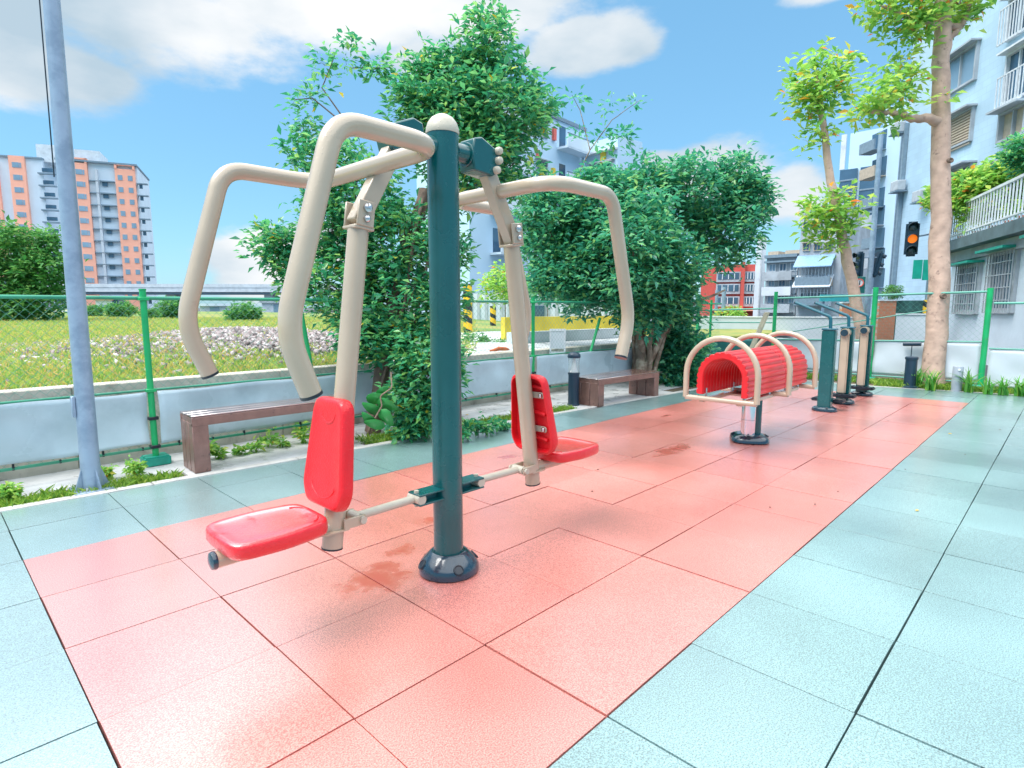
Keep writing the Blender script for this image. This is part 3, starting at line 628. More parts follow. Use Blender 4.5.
for (x0, x1) in ((-.60, .175), (.180, .74)):
    pd = MB(); bm = pd.bm; outer = []; inn = []
    path = [(-.195, .455+i*.135/40) for i in range(40)] + [(-.195*math.cos(PI*i/160), .59+.195*math.sin(PI*i/160)) for i in range(161)] + [(.195, .59-(i+1)*.135/40) for i in range(40)]
    m_ = len(path)
    for i, (y, z) in enumerate(path):
        a = path[max(0, i-1)]; b = path[min(m_-1, i+1)]; tx, tz_ = b[0]-a[0], b[1]-a[1]; l = math.hypot(tx, tz_); nx_, nz_ = -tz_/l, tx/l
        ph = i/ (m_-1)*19; rib = abs(math.sin(ph*PI))**.6*.013
        outer.append((y+nx_*rib, z+nz_*rib)); inn.append((y-nx_*.030, z-nz_*.030))
    poly = outer+inn[::-1]
    xs = [x0, x0+.006] + [x0+.006+(x1-x0-.012)*t/72 for t in range(1, 72)] + [x1-.006, x1]
    rings = []
    for k_, x in enumerate(xs):
        sc_ = .985 if k_ in (0, len(xs)-1) else 1
        ring = []
        for q, (y, z) in enumerate(poly):
            if q >= m_:
                dn = .016*abs(math.sin(x*PI/.055)); cy_, cz_ = y, max(0, z-.59); l_ = math.hypot(cy_, cz_) or 1; ring.append(bm.verts.new((x, y-cy_/l_*dn, z-cz_/l_*dn)))
            else: ring.append(bm.verts.new((x, y*sc_, .5+(z-.5)*sc_)))
        rings.append(ring)
    for a, b in zip(rings, rings[1:]):
        for i in range(len(a)): bm.faces.new((a[i], a[(i+1) % len(a)], b[(i+1) % len(a)], b[i]))
    for r_ in (rings[0], rings[-1]):
        for i in range(m_-1): bm.faces.new((r_[i], r_[i+1], r_[2*m_-2-i], r_[2*m_-1-i]))
    pd.build('ribbed_pad', REDR, bt, angle=35)
for x in (-.53, -.02, .35, .66):
    for yy in (-.155, .155): MB().tube([(x, yy, .40), (x, yy, .50)], .010, 10).build('support_pin', STEEL, bt)
# ================================================================== AIR WALKERS
def walker(x, y, armside, label):
    wk = empty('air_walker', (x, y, 0), 0, label, 'exercise machine', 'teal and beige air walkers in a row')
    if armside is None: return wk
    bb = MB(); bb.lathe([(.105, 0), (.112, .008), (.110, .03), (.090, .046), (.07, .05)], n=32)
    for v in bb.bm.verts: v.co.y *= 1.15
    bo = bb.build('base_boot', BOOT, wk)
    for a in (210, 265, 320): MB().lathe([(.014, 0), (.014, .005), (0, .006)], n=12, mtx=Matrix.Rotation(R_(a), 4, 'Z') @ Matrix.Translation((.095, 0, .043)) @ Matrix.Rotation(R_(30), 4, 'Y')).build('bolt_hole', RUBB, bo)
    MB().box((-.045, -.068, .04), (.045, .068, .895), bev=.010, seg=2).build('column', TEAL, wk)
    MB().box((-.050, -.073, .893), (.050, .073, .912), bev=.006).build('column_cap', TEALD, wk)
    path = rounded([(0, -.005, .91), (0, .0, 1.035), (0, .38, 1.195), ], .05, 6)
    hb = MB().tube(path, .0175, 16); hb.build('handle', TEALD, wk)
    e, d = path[-1], (path[-1]-path[-2]).normalized(); MB().tube([e-d*.002, e+d*.004], .0185, 16).build('end_cap', RUBB, wk)
    s = armside
    MB().tube([(s*.04, 0, .845), (s*.128, 0, .845)], .050, 24).build('bearing', BEIGE, wk)
    MB().tube([(s*.127, 0, .845), (s*.150, 0, .845)], .040, 24).build('bearing_cap', BOOT, wk)
    MB().box((min(s*.072, s*.112), -.045, .13), (max(s*.072, s*.112), .045, .83), bev=.012, seg=2).build('swing_leg', BEIGE, wk)
    pdl = MB(); pdl.box((min(s*.06, s*.20), -.17, .092), (max(s*.06, s*.20), .17, .125), bev=.012, seg=2); pdl.build('pedal', RUBB, wk)
    pdl = MB()
    for i in range(6): pdl.box((min(s*.07, s*.19), -.15+i*.055, .124), (max(s*.07, s*.19), -.135+i*.055, .130))
    pdl.build('pedal_grip', RUBB, wk)
    return wk
walker(5.73, 1.085, 1, 'nearest air walker, its broad teal column facing the viewer and its beige leg behind')
walker(6.45, 1.09, -1, 'middle air walker, between the other two, beige leg in front of its teal column')
walker(7.35, 1.10, -1, 'farthest of the three air walkers, standing by the green far fence post')
# ================================================================== FENCES
def chainlink(P0, P1, z0, z1, parent, pitch=.062, r=.0011):
    """woven diamond mesh between two xy points, as thin three-sided wires"""
    P0 = Vector(P0); P1 = Vector(P1); Lh = (P1-P0).length; d = (P1-P0)/Lh; H = z1-z0
    vs = []; fs = []; n = 0
    def wire(a0, b0, a1, b1, off):
        nonlocal n
        nn = Vector((-d.y, d.x))
        for (a, b) in ((a0, b0), (a1, b1)):
            q = P0+d*a
            for k in range(3):
                an = 2*PI*k/3; vs.append((q.x+nn.x*(math.cos(an)*r+off), q.y+nn.y*(math.cos(an)*r+off), z0+b+math.sin(an)*r*1.4))
        for k in range(3):
            fs.append((n+k, n+(k+1) % 3, n+3+(k+1) % 3, n+3+k))
        n += 6
    a = -H
    while a < Lh:
        a0, b0, a1, b1 = a, 0, a+H, H
        if a0 < 0: b0 = -a0; a0 = 0
        if a1 > Lh: b1 -= a1-Lh; a1 = Lh
        if b1 > b0:
            wire(a0, b0, a1, b1, .001); wire(a0, H-b0, a1, H-b1, -.001)
        a += pitch
    return mesh_np('chain_link_mesh', np.array(vs), np.array(fs), WIRE, parent)
def post_mesh(h, r=.021): 
    return MB().tube([(0, 0, 0), (0, 0, h)], r, 14)
FY = 3.95
fl = empty('mesh_fence', (0, 0, 0), 0, 'long low green chain link fence with grey tarpaulin along its lower half, beside the benches', 'fence')
post_xs = (-2.95, -.085, 2.05, 4.05, 6.9, 8.85)
def onf(px, py):
    r = at(px, py, 1)-CAM; return CAM+r*((FY-.022-CAM.y)/r.y)
for (a, b) in (((299, 301), (319, 412)), ((600, 318), (581, 386))):      # two raking posts
    MB().tube([onf(*b), onf(*a)], .020, 14).build('raking_post', GREENP, fl)
MB().tube([(-6, FY, 1.205), (9.3, FY, 1.205)], .0135, 10).build('top_rail', RAILM, fl)
MB().tube([(-6, FY-.002, .545), (9.3, FY-.002, .545)], .0085, 8).build('middle_rail', RAILM, fl)
MB().tube([(-6, FY-.002, .118), (9.3, FY-.002, .118)], .011, 8).build('bottom_rail', RAILM, fl)
chainlink((-6, FY), (9.3, FY), .13, 1.20, fl)
for i, x in enumerate(post_xs):
    p = MB().tube([(x, FY-.022, .0), (x, FY-.022, 1.262)], .0215, 14).build('post', GREENP, fl)
    MB().tube([(x, FY-.022, 1.26), (x, FY-.022, 1.27)], .024, 14).build('post_cap', GREENP, p)
    for zz in (1.2, .545, .13, .34):
        MB().box((x-.032, FY-.05, zz-.012), (x+.032, FY-.0, zz+.012), bev=.003).build('clamp', RUBB if zz < .5 else GREENP, p)
    MB().box((x-.085, FY-.085, -.01), (x+.085, FY+.06, .062), bev=.010, seg=2).build('foot_block', BLOCKM, p)
# tarpaulin: sagging sheet tied to the rails
def tarp(P0, P1, z0, z1, parent, m, seed, off=-.012, name='tarpaulin'):
    rr = random.Random(seed); P0 = Vector(P0); P1 = Vector(P1); Lh = (P1-P0).length; d = (P1-P0)/Lh; nn = Vector((d.y, -d.x)); mb = MB(); nx = max(4, int(Lh/.05)); nz_ = 12; g = []
    ph = [rr.uniform(0, 6) for _ in range(4)]
    for j in range(nz_+1):
        row = []
        for i in range(nx+1):
            u = i/nx*Lh; v = j/nz_; edge = math.sin(v*PI)
            b = edge*(.018*math.sin(u*1.9+ph[0]+v*2)+.012*math.sin(u*5.3+ph[1]-v*3)+.006*math.sin(u*13+ph[2]+v*5))
            zz = z0+(z1-z0)*v + (.006*math.sin(u*7+ph[3]) if j == nz_ else 0) - (.012*abs(math.sin(u*4.1)) if j == 0 else 0)*-1
            q = P0+d*u+nn*(off*-1+b) 
            row.append(mb.bm.verts.new((q.x, q.y, zz)))
        g.append(row)
    for j in range(nz_):
        for i in range(nx): mb.bm.faces.new((g[j][i], g[j][i+1], g[j+1][i+1], g[j+1][i]))
    o = mb.build(name, m, parent, angle=80); md = o.modifiers.new('thick', 'SOLIDIFY'); md.thickness = .002; return o
for i in range(len(post_xs)-1):
    tarp((post_xs[i]+.035, FY-.036), (post_xs[i+1]-.035, FY-.036), .150, .538, fl, TARP, 20+i)
tarp((-6, FY-.036), (-2.98, FY-.036), .150, .52, fl, TARP, 19)
for i in range(46):
    x = -1.6+i*.24; MB().box((x-.006, FY-.012, .108), (x+.006, FY+.01, .15 if i % 2 else .132)).build('tie', RUBB, fl) if i < 44 else None
# far fences
FX = 9.0
fb = empty('mesh_fence', (0, 0, 0), 0, 'far green rail fence with white panels, behind the air walkers and the near bollard', 'fence')
def fpost(x, y, h, par, r=.03, z0=0, m=None):
    o = MB().tube([(x, y, z0), (x, y, h)], r, 14).build('post', m or GREENP, par)
    MB().box((x-.11, y-.09, -.01), (x+.07, y+.09, .075), bev=.01).build('foot_block', BLOCKM, o); return o
P1, P2, P3 = (9.0, 1.395), (9.0, .04), (9.12, -4.6)
PT = (9.0, 2.86)
fpost(*P1, 1.44, fb, .036); fpost(*PT, 1.40, fb, .030); fpost(*P2, 1.40, fb, .036)
MB().tube([(9.0, 2.86, 1.29), (9.0, .04, 1.352)], .016, 10).build('top_rail', WIRE, fb)
MB().tube([(9.0, 2.86, .60), (9.0, .04, .668)], .012, 8).build('middle_rail', WIRE, fb)
MB().tube([(9.0, 2.86, .10), (9.0, .04, .10)], .012, 8).build('bottom_rail', WIRE, fb)
MB().tube([(9.03, 2.86, .68), (9.03, .7, 1.10)], .008, 8).build('brace_wire', WIRE, fb)
for i, (a, b) in enumerate([((9.0, 2.83), (9.0, 1.43)), ((9.0, 1.36), (9.0, .08))]):
    tarp(a, b, .12, .62+.02*i, fb, TARPW, 40+i, off=.004, name='white_panel')
chainlink((9.0, 2.86), (9.0, .04), .66, 1.30, fb, .08, .001)
fr_ = empty('mesh_fence', (0, 0, 0), 0, 'right end stretch of green rail fence with white panels, under the barred windows', 'fence')
fpost(9.12, -4.6, 1.25, fr_); fpost(9.06, -2.2, 1.25, fr_)
MB().tube([(9.0, -.01, 1.195), (9.12, -4.6, 1.195)], .016, 10).build('top_rail', WIRE, fr_)
MB().tube([(9.0, -.01, .582), (9.12, -4.6, .582)], .012, 8).build('middle_rail', WIRE, fr_)
tarp((9.0, -.02), (9.05, -2.17), .05, .56, fr_, TARPW, 44, off=.004, name='white_panel'); tarp((9.07, -2.23), (9.12, -4.55), .05, .56, fr_, TARPW, 45, off=.004, name='white_panel')
fk_ = empty('mesh_fence', (0, 0, 0), 0, 'short green rail fence with tarpaulin tinted dark for the shade right of the round tree', 'fence')
MB().tube([(9.25, 4.15, 1.09), (9.0, 2.90, 1.12)], .014, 10).build('top_rail', WIRE, fk_)
MB().tube([(9.25, 4.15, .86), (9.0, 2.90, .88)], .011, 8).build('middle_rail', WIRE, fk_)
fpost(9.3, 4.4, 1.2, fk_)
DTARP = mat('shaded_tarp', (.015, .13, .13), .5, var=.15, vscale=3, bump=.5, bscale=4)  # the fence tarpaulin continued, its shade put into the colour
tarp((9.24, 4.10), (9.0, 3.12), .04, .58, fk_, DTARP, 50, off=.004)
# pale leaning timber prop
lp = MB().prism([(-.035, -.035), (.035, -.035), (.035, .035), (-.035, .035)], lambda u, v, w_: (8.6+u+w_*.02, 3.12+v-(w_-.3)*.36, w_), .0, 1.06)
tag(lp.build('timber_prop', mat('pale_timber', (.62, .55, .40), .6, var=.15), smooth=False, bevel=.004), 'pale yellowish timber prop leaning to the right behind the back stretcher hoops', 'timber prop')
# ================================================================== BENCHES
def bench(x, y, rz, L_, label, D_=.27, H_=.405):
    b = empty('park_bench', (x, y, 0), rz, label, 'bench', 'brown board benches by the kerb')
    for k, x0 in enumerate((0, L_-.105)):
        for i in range(3):
            w = D_/3; MB().box((x0+.0, i*w+.0025, 0), (x0+.105, (i+1)*w-.0025, H_-.052), bev=.005).build('leg_board', WOOD, b)
    MB().box((.004, .03, H_-.06), (.02, D_-.03, H_-.014)).build('end_board', WOOD, b); MB().box((L_-.02, .03, H_-.06), (L_-.004, D_-.03, H_-.014)).build('end_board', WOOD, b)
    for i in range(3):
        w = D_/3; MB().box((-.0, i*w+.002, H_-.012), (L_, (i+1)*w-.002, H_), bev=.003).build('top_board', WOODTOP, b)
    for yy in (.0, D_-.028): MB().box((.0, yy, H_-.075), (L_, yy+.028, H_-.014), bev=.003).build('side_rail', WOOD, b)
    return b
bench(.02, 3.425, R_(-1.5), 1.20, 'near brown board bench behind the left red seat, wet top and scuffed edge')
bench(4.17, 3.02, R_(-2.5), 1.25, 'far brown board bench beside the bollard light, in front of the round tree trunk', D_=.40, H_=.325)
# ================================================================== POLES, BOLLARDS
lp = empty('lamp_pole', (-.548, 3.53, 0), 0, 'tall tapering grey steel lamp pole rising out of the picture at the left', 'lamp pole')
MB().tube([(0, 0, .0), (0, 0, .02), (0, 0, .16), (0, 0, .17), tuple(RT*.075+Vector((0, 0, 5.6)))], [.058, .056, .0535, .0525, .030], 32).build('shaft', GALV, lp)
MB().box((-.105, -.105, -.005), (.105, .105, .012), bev=.003).build('base_plate', GALV, lp)
for a in range(4):
    aa = a*PI/2+.3; c_, s_ = math.cos(aa), math.sin(aa)
    MB().prism([(.050, .012), (.10, .012), (.056, .135), (.050, .135)], lambda u, v, w_: (c_*u-s_*w_, s_*u+c_*w_, v), -.004, .004).build('gusset', GALV, lp, smooth=False)
    MB().tube([(.085*math.cos(aa+.78), .085*math.sin(aa+.78), .01), (.085*math.cos(aa+.78), .085*math.sin(aa+.78), .035)], .008, 8).build('anchor_bolt', STEEL, lp)
dq = Vector((-1, .2, 0)).normalized()
MB().box((-.066, -.022, .47), (-.046, .022, .60), bev=.004).build('access_door', GALV, lp)
MB().tube([(-.035, .02, 1.9), (-.015, .02, 3.4), (.025, .0, 5.5)], .0035, 6).build('cable', RUBB, lp)
# bollard light
bl = empty('bollard_light', (4.10, 3.33, 0), 0, 'dark navy garden bollard light with clear lantern head, left of the far bench', 'bollard light')
NAVY = mat('navy_metal', (.012, .035, .062), .35, var=.15)
GLASS = bpy.data.materials.new('clear_cover'); GLASS.use_nodes = True; gb = GLASS.node_tree.nodes['Principled BSDF']; gb.inputs['Base Color'].default_value = (.9, .93, .93, 1); gb.inputs['Roughness'].default_value = .12; gb.inputs['Transmission Weight'].default_value = .9; gb.inputs['IOR'].default_value = 1.08
MB().lathe([(.074, 0), (.074, .015), (.064, .02), (.064, .36), (.070, .365), (.070, .385), (.050, .386)], n=28).build('column', NAVY, bl)
MB().lathe([(.062, .386), (.066, .56), (.060, .56), (.056, .39)], n=28).build('lantern_cover', GLASS, bl)
MB().lathe([(.048, .388), (.030, .44), (.012, .55), (.01, .56)], n=20).build('reflector_cone', mat('white_cone', (.75, .76, .76), .3), bl)
MB().lathe([(.074, .558), (.078, .575), (.070, .60), (.045, .622), (0, .632)], n=28).build('dome_cap', NAVY, bl)
# black bollard with separate head stake, grey bollard
bb = empty('bollard', (8.63, .80, 0), 0, 'short black round bollard on the grass left of the pink-barked tree', 'bollard')
MB().lathe([(.13, 0), (.13, .02), (.075, .035), (.072, .40), (.080, .405), (.082, .435), (.07, .445), (0, .447)], n=28).build('body', NAVY, bb)
for a in range(4): MB().tube([(.115*math.cos(a*1.57), .115*math.sin(a*1.57), .018), (.115*math.cos(a*1.57), .115*math.sin(a*1.57), .03)], .008, 8).build('anchor_bolt', STEEL, bb)
sl_ = empty('spot_lamp', (8.92, .86, 0), 0, 'small dark flat lamp head on a thin stake above the black bollard', 'lamp')
MB().tube([(0, 0, 0), (0, 0, .60)], .006, 8).build('stake', NAVY, sl_)
MB().tube([(0, -.11, .615), (0, .11, .605)], .032, 14).build('lamp_head', NAVY, sl_)
gb_ = empty('bollard', (8.66, .265, 0), 0, 'slim plain grey bollard between the long-leaved plants', 'bollard')
MB().lathe([(.062, 0), (.062, .33), (.056, .342), (0, .344)], n=24).build('body', mat('grey_bollard', (.33, .37, .43), .4, var=.1), gb_)
MB().tube([(-.068, -.02, .30), (-.058, -.02, .30)], .016, 10).build('reflector', mat('reflector', (.75, .78, .8), .2), gb_)
# ================================================================== TREES AND PLANTS
LG1 = leaf_mat('leaf_green', [(0, (.02, .18, .11)), (.5, (.06, .32, .16)), (.85, (.16, .44, .16)), (.985, (.24, .48, .12)), (1, (.6, .42, .02))], .26, .42)
LG2 = leaf_mat('leaf_dark', [(0, (.02, .18, .13)), (.6, (.06, .33, .20)), (.92, (.16, .44, .20)), (1, (.22, .46, .14))], .28, .42)
LG3 = leaf_mat('leaf_bright', [(0, (.09, .32, .07)), (.5, (.22, .48, .09)), (.93, (.40, .56, .12)), (.975, (.55, .40, .04)), (1, (.65, .16, .04))], .4, .45)
LG4 = leaf_mat('leaf_far', [(0, (.03, .16, .05)), (.6, (.07, .28, .07)), (1, (.18, .38, .10))], .6, .4)
def limb(pts, r0, r1, mb, n=9, wob=.03, seed=0):
    rr = random.Random(seed); pts = [Vector(p) for p in pts]; out = []
    for i in range(len(pts)-1):
        for k in range(5):
            t = k/5; p = pts[i].lerp(pts[i+1], t)
            if k or i: p = p+Vector([rr.uniform(-wob, wob) for _ in range(3)])
            out.append(p)
    out.append(pts[-1]); m_ = len(out)
    mb.tube(out, [r0+(r1-r0)*i/(m_-1) for i in range(m_)], n)
def tree(name, loc, label, leafm, barkm, limbs, blobs, nper, spread, size, seed, cat='tree', elong=2.1, flat=.45, twigs=True, shell=.5):
    t = empty(name, loc, 0, label, cat); loc = Vector(loc)
    mb = MB()
    for k, (pts, r0, r1) in enumerate(limbs): limb([Vector(p)-loc for p in pts], r0, r1, mb, n=16 if r0 > .1 else 10, wob=min(r0*.2, .018), seed=seed+k)
    C = blob_pts(blobs, seed, shell)-np.array(loc)
    if twigs:      # a twig from the heart of each lump to some of its tips
        rr = random.Random(seed); k0 = 0
        for c, r, n in blobs:
            c0 = Vector(c)-loc
            for q in range(max(min(3, n), n//10)):
                e = Vector(C[k0+rr.randrange(n)]); mid = c0.lerp(e, .5)+Vector((rr.uniform(-.1, .1), rr.uniform(-.1, .1), rr.uniform(-.05, .1)))*r[0]
                mb.tube([c0-Vector((0, 0, r[2]*.4)), mid, e], [.012*max(r)*1.6, .007*max(r)*1.6, .002], 5)
            k0 += n
    mb.build('trunk', barkm, t, angle=80)
    v, f = leaves(C, nper, spread, size, seed, elong=elong, flat=flat)
    mesh_np('crown', v, f, leafm, t); return t
B = pxblob
# tall tree behind the chest press
D0 = 5.35; b0 = Vector((1.62, 3.72, 0))
lim = [([b0, at(388, 330, D0), at(405, 250, D0), at(425, 190, D0)], .075, .055), ([at(405, 250, D0), at(440, 170, D0), at(470, 90, D0), at(490, 40, D0)], .05, .012), ([at(390, 330, D0), at(360, 260, D0), at(320, 190, D0)], .045, .012),
       ([at(430, 175, D0), at(490, 150, D0+.2), at(530, 120, D0+.2)], .035, .01), ([at(425, 190, D0), at(415, 230, D0-.2), at(405, 300, D0-.2), b0+Vector((-.1, -.08, 0))], .016, .014), ([at(430, 185, D0), at(432, 240, D0-.2), at(420, 300, D0-.2), b0+Vector((.08, -.1, 0))], .014, .012),
       ([at(437, 190, D0), at(443, 230, D0-.15), at(436, 290, D0-.15)], .013, .012), ([at(400, 90, D0), at(385, 68, D0), at(352, 68, D0)], .010, .004), ([at(352, 130, D0), at(322, 88, D0), at(335, 55, D0)], .008, .003), ([at(352, 130, D0), at(312, 98, D0), at(292, 100, D0)], .008, .003)]
bl_ = [B(490, 42, 32, D0, 60, fl=1.1), B(478, 75, 26, D0, 40), B(440, 95, 44, D0, 110), B(500, 105, 46, D0, 150), B(535, 108, 24, D0+.2, 45), B(455, 135, 48, D0, 150), B(420, 118, 30, D0, 60), B(500, 160, 42, D0, 120), B(470, 185, 28, D0, 60), B(428, 62, 16, D0, 20), B(452, 60, 16, D0, 20),
       B(303, 128, 16, D0, 9), B(330, 165, 34, D0, 60), B(300, 150, 16, D0, 10), B(360, 205, 50, D0, 150), B(400, 250, 48, D0, 150), B(330, 225, 34, D0, 80), B(272, 243, 20, D0, 36), B(300, 285, 16, D0, 26), B(286, 258, 18, D0, 28), B(345, 280, 42, D0, 130), B(400, 320, 52, D0, 170), B(448, 250, 22, D0, 34), B(440, 300, 24, D0-.2, 50), B(368, 335, 32, D0-.2, 80), B(428, 362, 36, D0-.3, 110), B(412, 398, 24, D0-.3, 60), B(425, 412, 18, D0-.3, 36), B(408, 428, 13, D0-.3, 22),
       B(325, 62, 9, D0, 3), B(338, 75, 7, D0, 1), B(318, 92, 8, D0, 2), B(296, 97, 8, D0, 2), B(313, 102, 6, D0, 3), B(352, 45, 6, D0, 3), B(345, 58, 6, D0, 3), B(378, 69, 9, D0, 9)]
tree('broadleaf_tree', b0, 'tall multi-stemmed broadleaf tree with a plume at its top, standing behind the chest press', LG1, BARK, lim, bl_, 17, .14, .075, 101)
# round ficus over the far bench
D1 = 8.6; b1 = Vector((6.25, 3.72, 0))
lim = []
rr = random.Random(9)
for k in range(13):
    a = rr.uniform(0, 6.28); q = Vector((math.cos(a)*.20, math.sin(a)*.16, 0)); tp = at(rr.uniform(625, 690), rr.uniform(285, 320), D1+rr.uniform(-.2, .2))
    lim.append(([b1+q, (b1+q*.45).lerp(tp, .45)+Vector((0, 0, .1)), tp], rr.uniform(.035, .085), rr.uniform(.02, .04)))
for tx, ty in ((560, 220), (620, 200), (690, 215), (745, 200), (590, 300), (725, 290)): lim.append(([at(655, 310, D1), at((655+tx)/2, (300+ty)/2+10, D1), at(tx, ty, D1)], .05, .012))
lim += [([at(560, 215, D1), at(590, 150, D1), at(612, 120, D1), at(640, 100, D1)], .012, .003), ([at(590, 150, D1), at(580, 110, D1), at(572, 95, D1)], .008, .003)]
bl_ = [B(552, 225, 42, D1, 150), B(600, 205, 44, D1-.3, 150), B(645, 200, 40, D1, 130), B(690, 195, 40, D1, 130), B(738, 178, 26, D1, 70), B(748, 208, 24, D1, 60), B(722, 232, 36, D1, 110), B(575, 265, 50, D1, 170), B(635, 255, 60, D1-.7, 220), B(664, 272, 40, D1-.5, 140), B(588, 284, 34, D1-.2, 100), B(640, 296, 36, D1-.5, 110), B(676, 312, 24, D1, 60), B(535, 205, 22, D1, 34), B(550, 282, 20, D1, 34),
       B(684, 350, 25, D1+.3, 80), B(680, 375, 22, D1+.2, 60), B(688, 380, 12, D1+.2, 24), B(675, 345, 22, D1+.4, 50),
       B(608, 136, 6, D1, 2), B(624, 130, 6, D1, 2), B(615, 148, 5, D1, 1), B(577, 97, 4, D1, 1), B(580, 135, 4, D1, 1), B(638, 103, 3, D1, 1), B(608, 108, 4, D1, 1)]
tree('ficus_tree', b1, 'dense round dark green fig tree with bundled root trunk, beside the far bench', LG2, BARKR, lim, bl_, 27, .20, .10, 202)
# pink-barked street tree at the right
b2 = Vector((8.93, .56, 0)); D2 = (b2-CAM).dot(FW)
lim = [([b2, at(939, 300, D2), at(941, 200, D2), at(942, 110, D2), at(941, 34, D2), at(944, -60, D2)], .145, .095), ([at(942, 124, D2), at(928, 118, D2-.05), at(912, 118, D2-.1), at(890, 112, D2-.15), at(870, 112, D2-.2)], .075, .025), ([at(944, 60, D2), at(950, 38, D2), at(962, 25, D2), at(975, -10, D2)], .055, .03), ([at(958, 27, D2), at(930, 24, D2-.1), at(905, 14, D2-.2), at(880, 5, D2-.3)], .05, .012)]
tr2 = tree('street_tree', b2, 'straight pink-barked street tree with dark knots, beside the grey bollard', LG3, BARKP, lim,
     [B(885, 95, 26, D2-.2, 48), B(905, 80, 18, D2, 26), B(868, 108, 14, D2-.2, 14), B(895, 110, 18, D2-.1, 24), B(905, 62, 12, D2, 10), B(860, 118, 9, D2, 6), B(915, 40, 12, D2, 10), B(900, 12, 26, D2-.2, 50), B(930, 2, 28, D2-.2, 60), B(962, -5, 26, D2, 60), B(880, -12, 30, D2-.2, 50), B(915, 25, 14, D2-.2, 16), B(945, 95, 6, D2-.25, 3), B(950, -50, 50, D2, 110), B(965, 12, 14, D2, 16), B(872, 20, 8, D2, 4)], 6, .16, .14, 303, elong=2.4)
for (px, py) in ((951, 160), (944, 296)):
    q = at(px, py, D2-.17); MB().lathe([(.05, 0), (.052, .03), (.035, .05), (.022, .035), (0, .03)], n=14, mtx=Matrix.Translation(q-b2-FW*-.03) @ (-FW).to_track_quat('Z', 'Y').to_matrix().to_4x4() @ Matrix.Diagonal((.9, .75, .8, 1))).build('knot', BARK, tr2)
# slender street tree behind the far fence
D3 = 11.5; b3 = at(866, 330, D3); b3.z = 0
lim = [([b3, at(862, 335, D3), at(848, 262, D3), at(838, 215, D3), at(828, 160, D3), at(821, 110, D3), at(818, 80, D3)], .13, .04)]
tree('street_tree', b3, 'slender leaning street tree with two separate leaf clumps, behind the air walkers', LG3, BARKP, lim,
     [B(818, 78, 24, D3, 60), B(805, 92, 20, D3, 38), B(835, 88, 20, D3, 38), B(822, 58, 14, D3, 16), B(812, 110, 16, D3, 24), B(840, 66, 14, D3, 12), B(848, 60, 7, D3, 4), B(812, 140, 14, D3, 12), B(828, 134, 10, D3, 9), B(830, 205, 22, D3, 54), B(815, 220, 18, D3, 34), B(845, 218, 18, D3, 34), B(830, 232, 18, D3, 30), B(800, 85, 9, D3, 5), B(836, 245, 10, D3, 10), B(790, 70, 4, D3, 2)], 5, .18, .18, 404, elong=2.2)
# dark green shrub on the terrace at the right and tall background shrubs
def shrub(name, px, py, r, D, label, m, n=80, per=14, size=None, zb=None, seed=1, cat='shrub', fl=.8, blobs=None):
    c = at(px, py, D); zb = zb if zb is not None else c.z-r*D/CF*.8
    base = Vector((c.x, c.y, zb)); bs_ = blobs or [B(px, py, r, D, n, fl=fl)]
    return tree(name, base, label, m, BARK, [([base, c], .02*r*D/CF*2, .008)], bs_, per, r*D/CF*.28, size or r*D/CF*.12, seed, cat=cat)
D = 17; shrub('leafy_tree', 20, 262, 36, D, 'bushy bright green tree at the left edge, below the orange tower', LG4, seed=11, cat='tree', zb=.5, per=22, size=.16, blobs=[B(15, 250, 30, D, 120), B(45, 270, 24, D, 90), B(0, 285, 34, D, 120), B(38, 300, 22, D, 80), B(-20, 255, 34, D, 100), B(12, 312, 22, D, 60), B(50, 240, 10, D, 18)])
for i, (px, py, r, D, lab) in enumerate([(120, 312, 14, 22, 'low dark shrub at the field edge, just left of the green fence post'), (92, 313, 10, 24, 'small round shrub at the field edge just right of the lamp pole'), (172, 309, 14, 22, 'spreading shrub on the field just left of the left handle'), (243, 316, 17, 17, 'bushy shrub on the field between the two left handles'), (150, 316, 9, 21, 'tiny shrub on the field right of the first fence post')]):
    shrub('shrub', px, py, r, D, lab, LG4, n=90, per=26, size=r*D/CF*.22, seed=31+i, zb=.55)
for i, (px, py, r, D, lab, m) in enumerate([(505, 285, 26, 14, 'pale airy young tree seen behind the right hanging tube', LG3), (475, 345, 16, 9.5, 'flowering shrub on the raised field right of the centre post', LG4), (500, 350, 13, 9.5, 'round low shrub behind the right hanging tube', LG4), (548, 280, 20, 16, 'yellowish tree behind the green leaning post', LG3), (730, 318, 16, 19, 'light green tree before the red building', LG3), (893, 293, 10, 14, 'small green bush behind the far fence post', LG4)]):
    shrub('shrub' if 'shrub' in lab or 'bush' in lab else 'leafy_tree', px, py, r, D, lab, m, n=80, per=16, size=r*D/CF*.2, seed=51+i, zb=.5 if D < 12 else 0, cat='shrub' if 'shrub' in lab or 'bush' in lab else 'tree')
